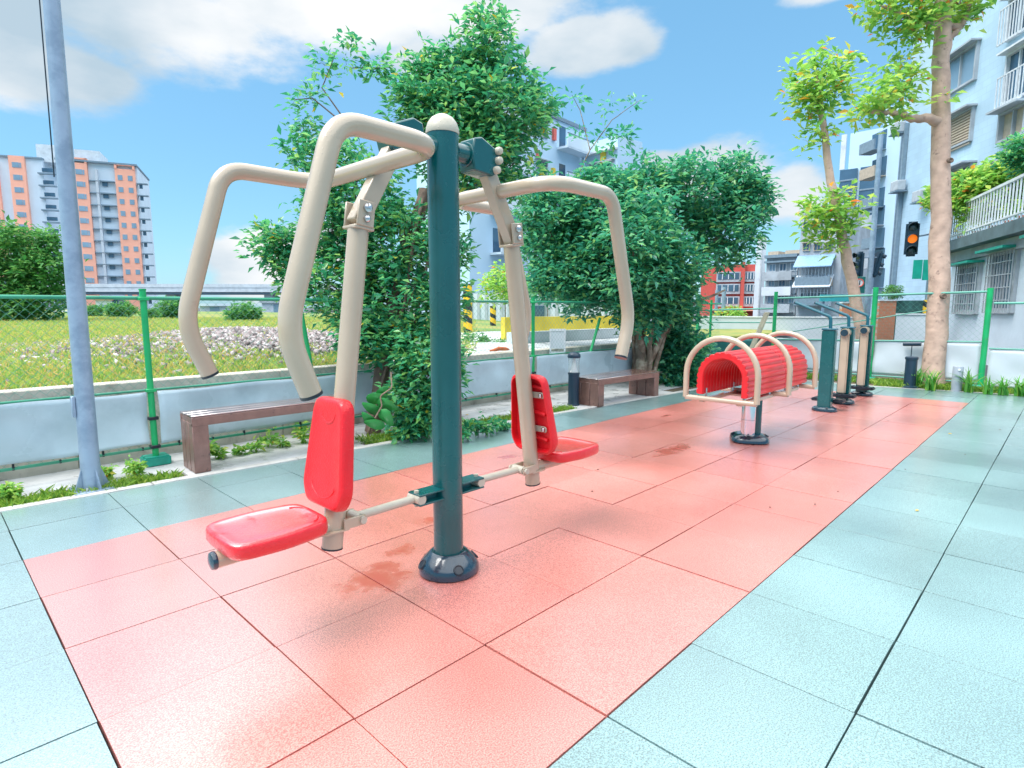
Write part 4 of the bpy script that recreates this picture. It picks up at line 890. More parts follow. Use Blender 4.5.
# little plants behind the near bench and along the verge
def sprig(x, y, h, m, label, seed, group, per=7, size=.05, n=5, name='young_plant'):
    rr = random.Random(seed); t = empty(name, (x, y, -.01), rr.uniform(0, 6), label, 'plant', group)
    mb = MB(); C = []
    for k in range(n):
        a = rr.uniform(0, 6.28); e = Vector((math.cos(a)*h*.45*rr.random(), math.sin(a)*h*.45*rr.random(), h*rr.uniform(.45, 1)))
        mb.tube([(0, 0, 0), e*.5+Vector((0, 0, h*.08)), e], [.003, .0025, .0015], 5); C.append(e); C.append(e*.65)
    mb.build('stem', m, t); v, f = leaves(C, per, .035, size, seed, elong=1.7); mesh_np('foliage', v, f, m, t); return t
i = 0
for (px, py, h) in [(212, 462, .16), (257, 452, .12), (268, 447, .15), (283, 447, .10), (303, 443, .12), (318, 440, .17), (300, 436, .13), (228, 462, .07), (246, 456, .08)]:
    q = at(px, py, 1); r = (q-CAM); t_ = (0-CAM.z)/r.z; g_ = CAM+r*t_; i += 1
    sprig(g_.x, max(g_.y, 3.76), h, LG3, 'little leafy seedling on the pale concrete seen under the near bench', 60+i, 'seedlings under the near bench')
for (px, py, h) in [(468, 440, .16), (478, 436, .20), (497, 432, .14), (486, 436, .12), (505, 430, .10), (462, 442, .14)]:
    q = at(px, py, 1); r = (q-CAM); g_ = CAM+r*(-CAM.z/r.z); i += 1
    sprig(g_.x, g_.y, h, LG1, 'small leafy plant in the verge between the centre post and the right backrest', 60+i, 'verge plants behind the centre post', size=.06)
for (px, py, h, lab) in [(12, 502, .10, 'bright green weed clump at the left picture edge'), (106, 482, .09, 'round weed clump just right of the lamp pole base'), (137, 478, .10, 'feathery weed clump before the green fence foot block')]:
    q = at(px, py, 1); r = (q-CAM); g_ = CAM+r*(-CAM.z/r.z); i += 1
    sprig(g_.x, g_.y+.06, h, LG3, lab, 60+i, None, per=12, size=.035, n=14, name='weed_clump')
# big-leaved vine at the tree foot
vt = empty('taro_vine', (1.42, 3.50, 0), 0, 'creeping plant with broad flat leaves at the foot of the tall tree', 'plant')
BIGL = leaf_mat('broad_leaf', [(0, (.02, .22, .06)), (1, (.05, .33, .08))], .3, .3)
for k, (px, py, a, s_) in enumerate([(377, 398, .3, .075), (388, 405, -.5, .075), (371, 408, 2.5, .07), (387, 418, -1.2, .075), (374, 424, 2.9, .07), (383, 392, .9, .06), (368, 418, 2.2, .06)]):
    p = at(px, py, 4.75) - Vector((1.42, 3.50, 0)); mb = MB(); ce = mb.bm.verts.new(p); ring = []
    rt = RT; up = (UP*.8-FW*.5).normalized()
    for j in range(14):
        t = 2*PI*j/14; lx = s_*1.25*math.cos(t); ly = s_*.95*math.sin(t)*(.72-.34*math.cos(t)); q = p+rt*(lx*math.cos(a)-ly*math.sin(a))+up*(lx*math.sin(a)+ly*math.cos(a))+FW*(.014*math.cos(2*t)); ring.append(mb.bm.verts.new(q))
    for j in range(14): mb.bm.faces.new((ce, ring[j], ring[(j+1) % 14]))
    o = mb.build('leaf', BIGL, vt); md = o.modifiers.new('t', 'SOLIDIFY'); md.thickness = .001
pth = [at(391, 372, 4.78), at(392, 388, 4.72), at(380, 396, 4.72), at(382, 406, 4.72), at(375, 418, 4.72)]
MB().tube([p-Vector((1.42, 3.50, 0)) for p in rounded(pth, .04, 5)], .006, 6).build('stem', BARKR, vt)
# long-leaved plants before the right fence
def lily(x, y, h, n, seed, label):
    rr = random.Random(seed); mb = MB(); bm = mb.bm
    for k in range(n):
        a = rr.uniform(0, 6.28); L_ = h*rr.uniform(.7, 1.2); out = rr.uniform(.2, .8); w = .014*rr.uniform(.7, 1.2); d = Vector((math.cos(a), math.sin(a), 0)); s_ = Vector((-d.y, d.x, 0)); prev = None
        o = Vector((rr.uniform(-.05, .05), rr.uniform(-.05, .05), 0))
        for q in range(6):
            t = q/5; p = o+d*out*L_*t*t*.9+Vector((0, 0, L_*(t-.38*t*t*out*1.4))); ww = w*(1-t**2.2)+.0006
            cur = (bm.verts.new(p-s_*ww+Vector((0, 0, ww*.6))), bm.verts.new(p), bm.verts.new(p+s_*ww+Vector((0, 0, ww*.6))))
            if prev:
                bm.faces.new((prev[0], prev[1], cur[1], cur[0])); bm.faces.new((prev[1], prev[2], cur[2], cur[1]))
            prev = cur
    bmesh.ops.remove_doubles(bm, verts=bm.verts, dist=1e-6)
    return tag(mb.build('spider_lily', LILY, None, loc=(x, y, 0)), label, 'plant', 'long-leaved clumps before the right fence')
LILY = leaf_mat('lily_leaf', [(0, (.05, .26, .04)), (.6, (.10, .36, .05)), (1, (.32, .46, .08))], .3, .3)
for k, (px, py, h, n, lab) in enumerate([(922, 389, .36, 34, 'largest long-leaved clump, at the foot of the pink-barked tree'), (936, 392, .34, 30, 'long-leaved clump just left of the grey bollard'), (975, 394, .36, 28, 'long-leaved clump between grey bollard and green fence post'), (994, 396, .26, 22, 'long-leaved clump at the foot of the right green fence post'), (1010, 397, .26, 24, 'long-leaved clump under the right white panel'), (1028, 398, .3, 24, 'long-leaved clump at the right picture edge'), (1045, 398, .3, 24, 'last long-leaved clump, half out of the picture')]):
    q = at(px, py, 1); r = (q-CAM); g_ = CAM+r*(-CAM.z/r.z); lily(g_.x+.12, g_.y+.08, h, n, 80+k, lab)
# fallen leaves
FALL = mat('fallen_leaf', (.62, .42, .06), .6)
FALLB = mat('fallen_leaf_dark', (.10, .05, .03), .6)
for k, (px, py) in enumerate([(950, 434), (917, 511), (467, 415), (563, 431), (583, 468), (592, 492), (598, 470), (815, 505), (838, 492), (965, 455), (770, 508), (905, 470), (660, 449), (425, 555), (450, 524), (1000, 430), (888, 421)]):
    q = at(px, py, 1); r = (q-CAM); g_ = CAM+r*(-CAM.z/r.z); mb = MB(); rr = random.Random(k); s_ = rr.uniform(.012, .022) if k < 3 else rr.uniform(.006, .013); a = rr.uniform(0, 3.1)
    P = [Vector((math.cos(t+a)*s_*(1 if j % 3 == 0 else .6), math.sin(t+a)*s_*.6, .002+.004*(j % 2))) for j, t in enumerate([0, 1, 2.1, 3.14, 4.2, 5.2])]
    mb.bm.faces.new([mb.bm.verts.new(p) for p in P]); o = mb.build('fallen_leaf', FALL if k < 3 else FALLB, None, loc=(g_.x, g_.y, .001)); md = o.modifiers.new('t', 'SOLIDIFY'); md.thickness = .001
    tag(o, 'small yellow leaf lying on the green tiles' if k < 3 else 'tiny dark leaf scrap lying on the tiles', 'leaf', 'fallen leaves on the tiles')
# ================================================================== BUILDINGS
WG = mat('window_glass', (.05, .11, .18), .12, var=.3, vscale=.4, spec=.8)
WGP = mat('pale_window_glass', (.22, .34, .45), .15, var=.2, vscale=.4, spec=.8)
FRM = mat('window_frame_grey', (.42, .46, .50), .5)
FRW = mat('window_frame_white', (.62, .66, .70), .5)
DARKF = mat('dark_ledge', (.18, .26, .33), .7)
ORW = mat('orange_wall', (.92, .43, .31), .7, var=.06, vscale=.3)
GBW = mat('grey_blue_wall', (.64, .74, .84), .7, var=.06, vscale=.2)
PBW = mat('pale_blue_wall', (.50, .68, .84), .65, var=.08, vscale=.3)
REDW = mat('red_wall', (.55, .09, .07), .7, var=.1)
GRW = mat('grey_render', (.38, .43, .48), .8, var=.2, vscale=.8, col2=(.2, .22, .24), c2scale=1.2, c2lo=.5, c2hi=.8)
PALEW = mat('pale_render', (.60, .66, .72), .7, var=.12, vscale=.7, bump=.3, bscale=12, col2=(.36, .40, .44), c2scale=.9, c2lo=.55, c2hi=.85)
def tiled(name, col, mortar, sc_=3):
    m = mat(name, col, .45, var=.1, vscale=.5); nt = m.node_tree; N = nt.nodes; L = nt.links; b = N['Principled BSDF']; tcn = [n for n in N if n.type == 'TEX_COORD'][0]
    sx = N.new('ShaderNodeSeparateXYZ'); L.new(tcn.outputs['Object'], sx.inputs[0]); cb = N.new('ShaderNodeCombineXYZ'); L.new(sx.outputs[0], cb.inputs[0]); L.new(sx.outputs[2], cb.inputs[1])
    br = N.new('ShaderNodeTexBrick'); br.inputs['Scale'].default_value = sc_; br.inputs['Mortar Size'].default_value = .02; br.inputs['Brick Width'].default_value = 1.2; br.inputs['Row Height'].default_value = .6
    L.new(cb.outputs[0], br.inputs['Vector']); c = b.inputs['Base Color'].links[0].from_socket; L.new(c, br.inputs['Color1']); 
    h = N.new('ShaderNodeHueSaturation'); h.inputs['Value'].default_value = .92; L.new(c, h.inputs['Color']); L.new(h.outputs[0], br.inputs['Color2']); br.inputs['Mortar'].default_value = (*mortar, 1)
    L.new(br.outputs['Color'], b.inputs['Base Color']); return m
TILEW = tiled('pale_blue_tiles', (.44, .61, .75), (.36, .51, .63), 2.2)
BRICK = tiled('orange_brick', (.58, .22, .12), (.45, .36, .30), 9)
class Bld:
    def __init__(s, name, pL, DL, pR, DR, ytop, label, wall, depth=10, z0=-.03, cat='building', H=None, wname='wall'):
        a = atg(pL, DL); b = atg(pR, DR); s.o = Vector((a.x, a.y, 0)); d = (b-a); s.W = d.length; s.d = Vector((d.x, d.y, 0)).normalized(); s.n = Vector((-s.d.y, s.d.x, 0))  # n: away from camera
        if s.n.dot(s.o-CAM) < 0: s.n = -s.n
        s.H = H or at(pL, ytop, DL).z; s.z0 = z0
        s.root = empty(name, (a.x, a.y, z0), math.atan2(d.y, d.x), label, cat); s.depth = depth
        s.P(wname, wall, [((0, 0, 0), (s.W, depth, s.H-z0))])
    def uv(s, px, py, off=0):
        r = at(px, py, 1)-CAM; o = s.o - s.n*off; t = (o-CAM).dot(s.n)/r.dot(s.n); p = CAM+r*t; return ((p-o).dot(s.d), p.z-s.z0)
    def P(s, name, m, boxes, parent=None, bev=0, label=None):
        mb = MB()
        for lo, hi in boxes: mb.box(lo, hi, bev=bev)
        return mb.build(name, m, parent or s.root, smooth=False, label=label)
    def panel(s, name, m, x0, y0, x1, y1, t=.15, top=None):   # raised panel from a pixel rectangle
        (u0, v1), (u1, v0) = s.uv(x0, y0), s.uv(x1, y1); return s.P(name, m, [((u0, -t, min(v0, v1)), (u1, .02, max(v0, v1)))])
    def win(s, x0, y0, x1, y1, fr=None, gl=None, bars=1, hood=True, t=.10, sill=True):
        c = ((x0+x1)/2, (y0+y1)/2); u0, _ = s.uv(x0, c[1]); u1, _ = s.uv(x1, c[1]); _, v1 = s.uv(c[0], y0); _, v0 = s.uv(c[0], y1)
        return s.winm(u0, v0, u1, v1, fr, gl, bars, hood, t)
    def winm(s, u0, v0, u1, v1, fr=None, gl=None, bars=1, hood=True, t=.10):
        w = (u1-u0); f = min(.09, w*.10); B_ = [((u0, -t, v0), (u0+f, .01, v1)), ((u1-f, -t, v0), (u1, .01, v1)), ((u0+f, -t, v1-f), (u1-f, .01, v1)), ((u0+f, -t, v0), (u1-f, .01, v0+f))]
        for k in range(bars): x = u0+w*(k+1)/(bars+1); B_.append(((x-f*.35, -t*.7, v0+f), (x+f*.35, .008, v1-f)))
        if hood: B_.append(((u0-f, -t*3, v1), (u1+f, .01, v1+f*.8)))
        o = s.P('window', fr or FRM, B_); s.P('pane', gl or WG, [((u0+f, -.012, v0+f), (u1-f, .004, v1-f))], o); return o
    def grid(s, us, vs, w, h, **k):
        first = s.winm(us[0], vs[0], us[0]+w, vs[0]+h, **k)
        for i, u in enumerate(us):
            for j, v in enumerate(vs):
                if i or j:
                    c = copy_tree(first, s.root); c.location = (u-us[0], 0, v-vs[0])
    def rot(s): return s.root
# orange and grey towers
def tower(tag_, pL, pR, D, ytop, label, strips, floors_y, cap):
    b = Bld('apartment_tower', pL, D, pR, D+8, ytop, label, GBW, depth=22, z0=0)
    fh = (floors_y[1]-floors_y[0])*D/CF
    for (x0, x1, cols, yt, t) in strips:
        (u0, v1) = b.uv(x0, yt); (u1, _) = b.uv(x1, yt)
        b.P('orange_panel', ORW, [((u0, -t, 0), (u1, .02, v1))])
        n = int((v1-3)/fh); w = (u1-u0)/(cols*2+.3)
        for c in range(cols):
            uu = u0+(u1-u0)*(c+.5)/cols-w/2
            if cols == 1: uu = u0+(u1-u0)*.22
            fo_ = MB(); fo_.box((uu, -t-.12, 0), (uu+w, -t+.01, fh*.42)); f0 = fo_.build('window', WGP, b.root, smooth=False); f0.location.z = v1-fh*.95
            for k in range(1, min(n, 16)):
                q = copy_tree(f0, b.root); q.location.z = v1-fh*(.95+k)
            if cols == 1:
                f1 = MB().box((u0+(u1-u0)*.68, -t-.1, 0), (u0+(u1-u0)*.80, -t+.01, fh*.4)).build('window', WGP, b.root, smooth=False); f1.location.z = v1-fh*.95
                for k in range(1, min(n, 16)):
                    q = copy_tree(f1, b.root); q.location.z = v1-fh*(.95+k)
    return b, fh
bT, fh = tower('B', 71, 148, 180, 165, 'tall orange and grey apartment tower right of the lamp pole', [(72.5, 87.5, 1, 163, 1.2), (115, 135, 2, 169, 1.0)], (163, 174.6), None)
(ua, va), (ub, _), (uc, _), (ud, _), (ue, _) = bT.uv(99, 170), bT.uv(114, 170), bT.uv(136, 170), bT.uv(147, 172), bT.uv(90, 170)
for (x0, x1) in ((ua, ub), (uc, ud)):
    s0 = MB().box((x0, -1.4, 0), (x1, .02, .35)).build('balcony', DARKF, bT.root, smooth=False); s0.location.z = va-fh; w0 = MB().box((x0+.6, -.5, -1.6), (x0+(x1-x0)*.5, .02, -.4)).build('opening', WG, s0, smooth=False)
    w0.location.z = .4
    for k in range(1, 13): q = copy_tree(s0, bT.root); q.location.z = va-fh*(k+1)
bT.P('side_fin', mat('pale_fin', (.55, .60, .66), .7), [((ua-1.0, -.9, 0), (ua-.3, .02, va))])
s0 = MB().box((ue-.8, -.9, 0), (ue+2.0, .02, .3)).build('ledge', DARKF, bT.root, smooth=False); s0.location.z = va-fh
for k in range(1, 12): q = copy_tree(s0, bT.root); q.location.z = va-fh*(k+1)
(u0, v1), (u1, _) = bT.uv(71, 150), bT.uv(97, 150); bT.P('roof_block', PALEW, [((u0, 3, bT.H-.5), (u1, 14, v1+1))])
bT.P('cornice', DARKF, [((-.2, -1.3, bT.H), (bT.W+.2, 22.2, bT.H+.5))])
for (x0, x1, yt) in ((72.5, 87.5, 163), (115, 135, 169)):
    (u0, v1), (u1, _) = bT.uv(x0, yt), bT.uv(x1, yt); bT.P('parapet_frame', ORW, [((u0, -1.25, v1), (u0+.6, 1, v1+1.5)), ((u1-.6, -1.25, v1), (u1, 1, v1+1.5)), ((u0, -1.25, v1+1.0), (u1, -.6, v1+1.5))])
bA, fh = tower('A', -40, 57, 185, 158, 'orange and grey apartment tower at the left edge behind the bushy tree', [(9.5, 25, 1, 156, 1.2), (-22, -2, 2, 160, 1.0)], (158, 170), None)
(ua, va), (ub, _) = bA.uv(38, 162), bA.uv(55, 162)
s0 = MB().box((ua, -1.4, 0), (ub, .02, .4)).build('balcony', DARKF, bA.root, smooth=False); s0.location.z = va-fh; w0 = MB().box((ua+1, -.5, .8), (ub-.8, .02, 2.0)).build('opening', WG, s0, smooth=False)
for k in range(1, 13): q = copy_tree(s0, bA.root); q.location.z = va-fh*(k+1)
(u0, v1), (u1, _) = bA.uv(34, 143), bA.uv(57, 143); bA.P('roof_block', PALEW, [((u0, 1, bA.H-.5), (u1, 14, v1))])
bA.P('cornice', DARKF, [((-.2, -.6, bA.H), (bA.W+.2, 22.2, bA.H+.5))])
# viaduct
a, b = atg(-200, 150), atg(420, 160); d = (b-a); vd = empty('viaduct', (a.x, a.y, 0), math.atan2(d.y, d.x), 'long pale elevated road viaduct crossing behind the field on the left', 'viaduct')
MB().box((0, 0, 5.2), (d.length, 9, 6.4)).build('deck', PALEW, vd, smooth=False); MB().box((0, -.1, 6.4), (d.length, .2, 7.3)).build('parapet', PALEW, vd, smooth=False); MB().box((0, .6, 4.6), (d.length, 7, 5.2)).build('girder', DARKF, vd, smooth=False)
for k in range(7): MB().box((12+k*26, 2.5, 0), (14.4+k*26, 6, 4.7)).build('pier', PALEW, vd, smooth=False)
# low sheds across the field
for i, (x0, x1, y0, D, lab) in enumerate([(46, 77, 314.5, 45, 'long low pale shed at the field edge behind the lamp pole'), (200, 232, 306, 60, 'pale corrugated site shed between the two left handles'), (262, 300, 303, 75, 'pale flat-roofed shed left of the tall tree'), (96, 112, 300, 80, 'small shed with an orange-brown roof under the viaduct')]):
    s_ = Bld('shed', x0, D, x1, D+1, y0, lab, PALEW, depth=5, z0=.5)
    s_.P('roof', [GBW, GBW, GRW, ORW][i], [((-.2, -.3, s_.H-.5), (s_.W+.2, 5.3, s_.H-.5+.25))]); s_.P('door', WGP, [((s_.W*.3, -.04, 0), (s_.W*.3+.9, .01, min(1.0, s_.H-.6)))])
# middle apartment block behind the trees
bm1 = Bld('apartment_block', 470, 38, 582, 48, 60, 'pale blue apartment block with railed balconies, seen between the tall tree and the round one', PBW, depth=5, H=15.0)
for fy in range(6):
    z = 14.0-fy*2.75
    u0, _ = bm1.uv(557, 130); u1, _ = bm1.uv(580, 130)
    for (a_, b_) in ((u0, u1), (u0-7.5, u0-4.2)):
        bal = bm1.P('balcony', GBW, [((a_, -1.0, z-1.1), (b_, .01, z-.95)), ((a_, -1.02, z-1.0), (b_, -.96, z-.12))])
        bm1.P('rail', DARKF, [((a_, -1.04, z-.12), (b_, -.94, z-.04))], bal); bm1.P('opening', WG, [((a_+.3, -.02, z-1.0), (a_+1.1, .01, z+.7))], bal)
    bm1.winm(u0-2.6, z-.6, u0-1.2, z+.5, gl=WG)
YEL = mat('yellow_panel', (.75, .55, .05), .5); RDP = mat('coral_panel', (.75, .14, .11), .5)
for (x0, y0, x1, y1, m_) in ((552, 128, 554.5, 141, RDP), (551, 168, 553.5, 176, YEL), (536, 150, 538, 158, RDP), (545, 106, 547, 112, RDP)): bm1.panel('accent_panel', m_, x0, y0, x1, y1, .2)
bm1.P('parapet', DARKF, [((-.1, -.15, 15.0), (bm1.W+.1, 5, 15.25))])
bm2 = Bld('apartment_block', 582.5, 48, 614, 45.5, 150, 'lower pale blue block with one yellow panel, above the round tree', PBW, depth=3)
for z in (13.0, 10.0, 7.0):
    bm2.winm(.6, z-1.5, 3.0, z-.7, gl=WG); bm2.P('ledge', FRW, [((0, -.5, z), (bm2.W, .01, z+.14))])
bm2.panel('accent_panel', YEL, 602, 151, 606, 163, .2); bm2.win(605, 162, 613, 168, gl=WG, bars=0)
# row of old buildings behind the road on the right
b = Bld('apartment_block', 700, 62, 757, 60, 266, 'red apartment block with grey window bands, right of the round tree', REDW, depth=12)
(ua, _), (ub, _) = b.uv(716, 290), b.uv(740, 290); (uc, _), (ud, _) = b.uv(744, 290), b.uv(756, 290)
for yy in (276, 288, 300.5):
    _, v = b.uv(730, yy); 
    for (a_, b_) in ((ua, ub), (uc, ud)):
        o = b.P('window', GRW, [((a_, -.25, v-.62), (b_, .01, v+.42))]); b.P('pane', WG, [((a_+.15, -.28, v-.35), (b_-.15, -.24, v+.3))], o)
        b.P('mullion', FRW, [((a_+(b_-a_)*t-.04, -.31, v-.35), (a_+(b_-a_)*t+.04, -.285, v+.3)) for t in (.25, .5, .75)], o)
b.P('dividing_pier', REDW, [(((ub+uc)/2-.15, -.5, 0), ((ub+uc)/2+.2, .01, b.H+.3))]); b.P('awning', ORW, [((ua-.5, -1.2, .8), (ud, .01, 1.0))])
b = Bld('apartment_block', 757.5, 55, 763, 55, 238, 'narrow pale stair tower between the red and the grey block', PALEW, depth=1); b.P('edge_strip', FRW, [((0, -.1, 0), (.12, .01, b.H))])
b = Bld('apartment_block', 764, 52, 795, 50, 256, 'old grey four storey block with two little beige roof boxes', GRW, depth=10)
for i_, yy in enumerate((268, 283, 300)):
    _, v = b.uv(780, yy); o = b.P('balcony', [GRW, PALEW, GRW][i_], [((.1, -.9, v-1.05), (b.W-.1, -.8, v-.35)), ((.1, -.9, v-1.1), (b.W-.1, .01, v-1.05))]); b.P('ceiling_band', DARKF, [((.0, -.5, v+.45), (b.W, .01, v+.6))], o)
    for k in range(3): b.winm(.25+k*.92, v-.3, .25+k*.92+.62, v+.4, gl=WG if k == 1 else WGP, fr=FRW, hood=False, t=.06)
BEW = mat('beige_render', (.45, .38, .30), .8)
for (a_, b_) in ((.0, .9), (1.5, 2.7)): b.P('roof_box', BEW, [((a_, .2, b.H), (b_, 2, b.H+.35))])
b.P('roof_edge', DARKF, [((-.05, -.4, b.H-.25), (b.W+.05, .01, b.H+.01))])
b = Bld('apartment_block', 796, 47, 838, 45, 210, 'grey block with a blue and a white sloping awning over caged balconies', GRW, depth=10)
AWB = mat('blue_awning', (.22, .38, .58), .4, var=.1); AWW = mat('white_awning', (.55, .62, .68), .5, var=.1)
for (yy, m_) in ((263, AWB), (283, AWW)):
    _, v = b.uv(815, yy); o = MB(); o.prism([(-1.1, v-.30), (.0, v+.62), (.0, v+.55), (-1.1, v-.37)], lambda u, v_, w_: (w_, u, v_), -.1, b.W*.86); o.build('awning', m_, b.root, smooth=False)
    cg = b.P('caged_balcony', DARKF, [((.05, -1.0, v-1.75), (b.W*.84, -.9, v-1.1))]+[((.05+k*.24, -1.0, v-1.1), (.09+k*.24, -.96, v-.3)) for k in range(12)])
    b.P('balcony_wall', BEW if m_ is AWB else PALEW, [((.05, -.88, v-1.8), (b.W*.84, .01, v-1.2))], cg)
for k in range(3): b.win(803+k*11, 243, 810+k*11, 251, fr=BEW, gl=WG, bars=1)
for k in range(3): b.win(803+k*11, 222, 810+k*11, 231, fr=FRW, gl=WG, bars=1)
b.win(800, 292, 828, 301, gl=WG, bars=4, hood=False)
b = Bld('office_tower', 838, 62, 869, 60, 140, 'pale blue tower with tall dark glass strips, behind the slender street tree', PBW, depth=14)
for (x0, y0, x1, y1) in ((841, 171, 848, 305), (861.5, 168, 868.5, 305)):
    o = b.panel('glass_strip', WG, x0, y0, x1, y1, .3); (u0, v1), (u1, v0) = b.uv(x0, y0), b.uv(x1, y1); b.P('spandrels', DARKF, [((u0-.02, -.36, v0+(v1-v0)*k/12), (u1+.02, -.28, v0+(v1-v0)*k/12+.15)) for k in range(12)], o)
b.P('fin', PALEW, [((b.uv(842, 140)[0], -.2, b.uv(842, 170)[1]), (b.uv(847, 140)[0], .01, b.H))])
b = Bld('apartment_block', 869, 38, 890, 36, 118, 'tall thin old block with stacked dark balconies, left of the amber traffic light', PBW, depth=8)
for i_, yy in enumerate((140, 166, 196, 214, 236, 256, 276)):
    _, v = b.uv(878, yy); (u0, _), (u1, _) = b.uv(872+(i_ > 2)*2, yy), b.uv(887-(i_ > 1)*2, yy)
    o = b.P('balcony', DARKF if i_ % 2 == 0 else BEW if i_ == 1 else GRW, [((u0, -.8, v-.75), (u1, -.7, v-.15)), ((u0, -.8, v-.8), (u1, .01, v-.75))]); b.P('opening', WG, [((u0+.05, -.03, v-.7), (u1-.05, .01, v+.45))], o)
b.P('drain_pipe', DARKF, [((b.W-.12, -.12, 0), (b.W-.04, -.02, b.H-1))])
# big pale tiled tower at the right
b = Bld('apartment_tower', 891, 31, 1120, 17.5, 0, 'large pale blue tiled apartment building filling the right background above the terrace', TILEW, depth=14, H=21)
b.win(947, 53, 978, 88, fr=GRW, gl=WGP, bars=1, t=.14); b.win(951, 113, 974, 145, fr=GRW, gl=BEW, bars=0, t=.14)
b.win(1008, 48, 1034, 98, fr=FRW, gl=WG, bars=1, t=.14); b.win(1003, 108, 1030, 138, fr=GRW, gl=BEW, bars=1, t=.2); b.win(1011, -8, 1034, 33, fr=FRW, gl=WG, bars=1, t=.14)
b.win(947, -14, 975, 22, fr=GRW, gl=WGP, bars=1, t=.14); b.win(1000, 160, 1030, 190, fr=GRW, gl=WG, bars=1, t=.2); b.win(948, 168, 974, 196, fr=GRW, gl=WG, bars=1, t=.2)
for (x0, y0, x1, y1) in ((1009, 78, 1033, 97), (1012, 10, 1033, 31)):
    (u0, v1), (u1, v0) = b.uv(x0, y0), b.uv(x1, y1); b.P('window_guard', FRW, [((u0, -.42, v1-.05), (u1, -.38, v1)), ((u0, -.42, v0), (u1, -.38, v0+.05))]+[((u0+(u1-u0)*k/8, -.42, v0), (u0+(u1-u0)*k/8+.03, -.39, v1)) for k in range(9)])
(u0, v1), (u1, v0) = b.uv(953, 114), b.uv(972, 143)
b.P('louvre', BEW, [((u0+.05, -.10, v0+(v1-v0)*k/14), (u1-.05, -.03, v0+(v1-v0)*(k+.6)/14)) for k in range(14)])
b.P('drain_pipe', DARKF, [((b.uv(906, 150)[0], -.2, b.uv(906, 300)[1]), (b.uv(906, 150)[0]+.16, -.02, b.uv(906, 125)[1]))])
for (px, py) in ((905, 128), (905, 186), (928, 196)):
    u, v = b.uv(px, py); o = b.P('air_conditioner', FRM, [((u-.35, -.55, v-.25), (u+.35, -.12, v+.25))], bev=.03); b.P('bracket', DARKF, [((u-.38, -.6, v-.32), (u+.38, -.02, v-.27))], o)
# white house with terrace
b = Bld('terrace_house', 948, 14.3, 1112, 7.9, 262, 'white plastered house with barred windows under a dark terrace slab, far right', mat('white_plaster', (.68, .77, .86), .6, var=.08, vscale=1.2, bump=.3, bscale=14, col2=(.55, .64, .72), c2scale=1.1, c2lo=.55, c2hi=.9), depth=7, H=2.42)
b.P('terrace_slab', mat('dark_slab', (.10, .15, .17), .6, var=.3, vscale=3), [((-.3, -.35, 2.45), (b.W+.3, 7, 2.68))]); b.P('slab_beam', GRW, [((-.2, -.12, 2.22), (b.W+.2, -.001, 2.449))])
rl = b.P('terrace_railing', FRW, [((-.3, -.30, 3.40), (b.W+.3, -.25, 3.45)), ((-.3, -.30, 2.78), (b.W+.3, -.26, 2.81))]+[((-.3+k*.15, -.29, 2.68), (-.3+k*.15+.022, -.268, 3.40)) for k in range(int((b.W+.6)/.15))])
for (x0, y0, x1, y1) in ((960, 264, 981, 314), (992, 250, 1018, 313), (1040, 232, 1085, 312)):
    c = ((x0+x1)/2, (y0+y1)/2); u0, u1 = b.uv(x0, c[1])[0], b.uv(x1, c[1])[0]; v1, v0 = b.uv(c[0], y0)[1], b.uv(c[0], y1)[1]
    o = b.winm(u0, v0, u1, v1, fr=FRM, gl=WG, bars=1, hood=False, t=.06); w = u1-u0
    b.P('window_bars', FRM, [((u0+w*k/9-.008, -.12, v0), (u0+w*k/9+.008, -.10, v1)) for k in range(10)]+[((u0, -.122, v0+(v1-v0)*k/5-.008), (u1, -.10, v0+(v1-v0)*k/5+.008)) for k in range(6)], o)
    b.P('shutter', FRW, [((u0-.16, -.05, v0+(v1-v0)*k/16), (u0-.02, .005, v0+(v1-v0)*(k+.7)/16)) for k in range(16)], o)
    b.P('window_canopy', BLOCKM, [((u0-.05, -.32, v1-.02), (u1+.1, -.02, v1+.03))], o)
hs2 = b
# planters on the terrace
POT = mat('terracotta', (.50, .15, .09), .7)
for k in range(5):
    u = b.uv(962+k*15, 215, -.1)[0]; q = b.o+b.d*u+b.n*.15
    t = empty('potted_plant', (q.x, q.y, 2.65), 0, 'small potted plant behind the white terrace railing', 'potted plant', 'potted plants behind the terrace railing')
    MB().lathe([(.07, 0), (.10, .16), (.11, .16), (.11, .19), (.09, .19), (.08, .15)], n=16).build('pot', POT, t)
    v, f = leaves(np.array([(0, 0, .3), (.05, .03, .42), (-.06, 0, .38), (0, -.05, .5)]), 16, .12, .11, 500+k); mesh_np('foliage', v, f, LG3, t)
q = hs2.o+hs2.d*1.5+hs2.n*2.0
tree('terrace_shrub', Vector((q.x, q.y, 2.68)), 'bright green leafy hedge on the terrace above the barred windows', LG3, BARK, [([Vector((q.x, q.y, 2.68)), Vector((q.x, q.y, 3.6))], .05, .02)],
     [B(960, 195, 20, 13, 70), B(985, 185, 22, 12.5, 90), B(1010, 178, 22, 12, 90), B(1035, 172, 24, 11.5, 90), B(940, 200, 14, 13.5, 40), B(975, 205, 20, 12.6, 60), B(1005, 200, 18, 12, 60)], 16, .16, .15, 601, cat='shrub')
q = hs2.o+hs2.d*5.2+hs2.n*2.2
tree('terrace_shrub', Vector((q.x, q.y, 2.68)), 'dark green shrub at the right picture edge above the bright hedge', LG1, BARK, [([Vector((q.x, q.y, 2.68)), Vector((q.x, q.y, 4.3))], .05, .02)], [B(1022, 150, 15, 11, 50), B(1014, 158, 11, 11, 26), B(1035, 158, 20, 11, 50)], 16, .14, .10, 602, cat='shrub')
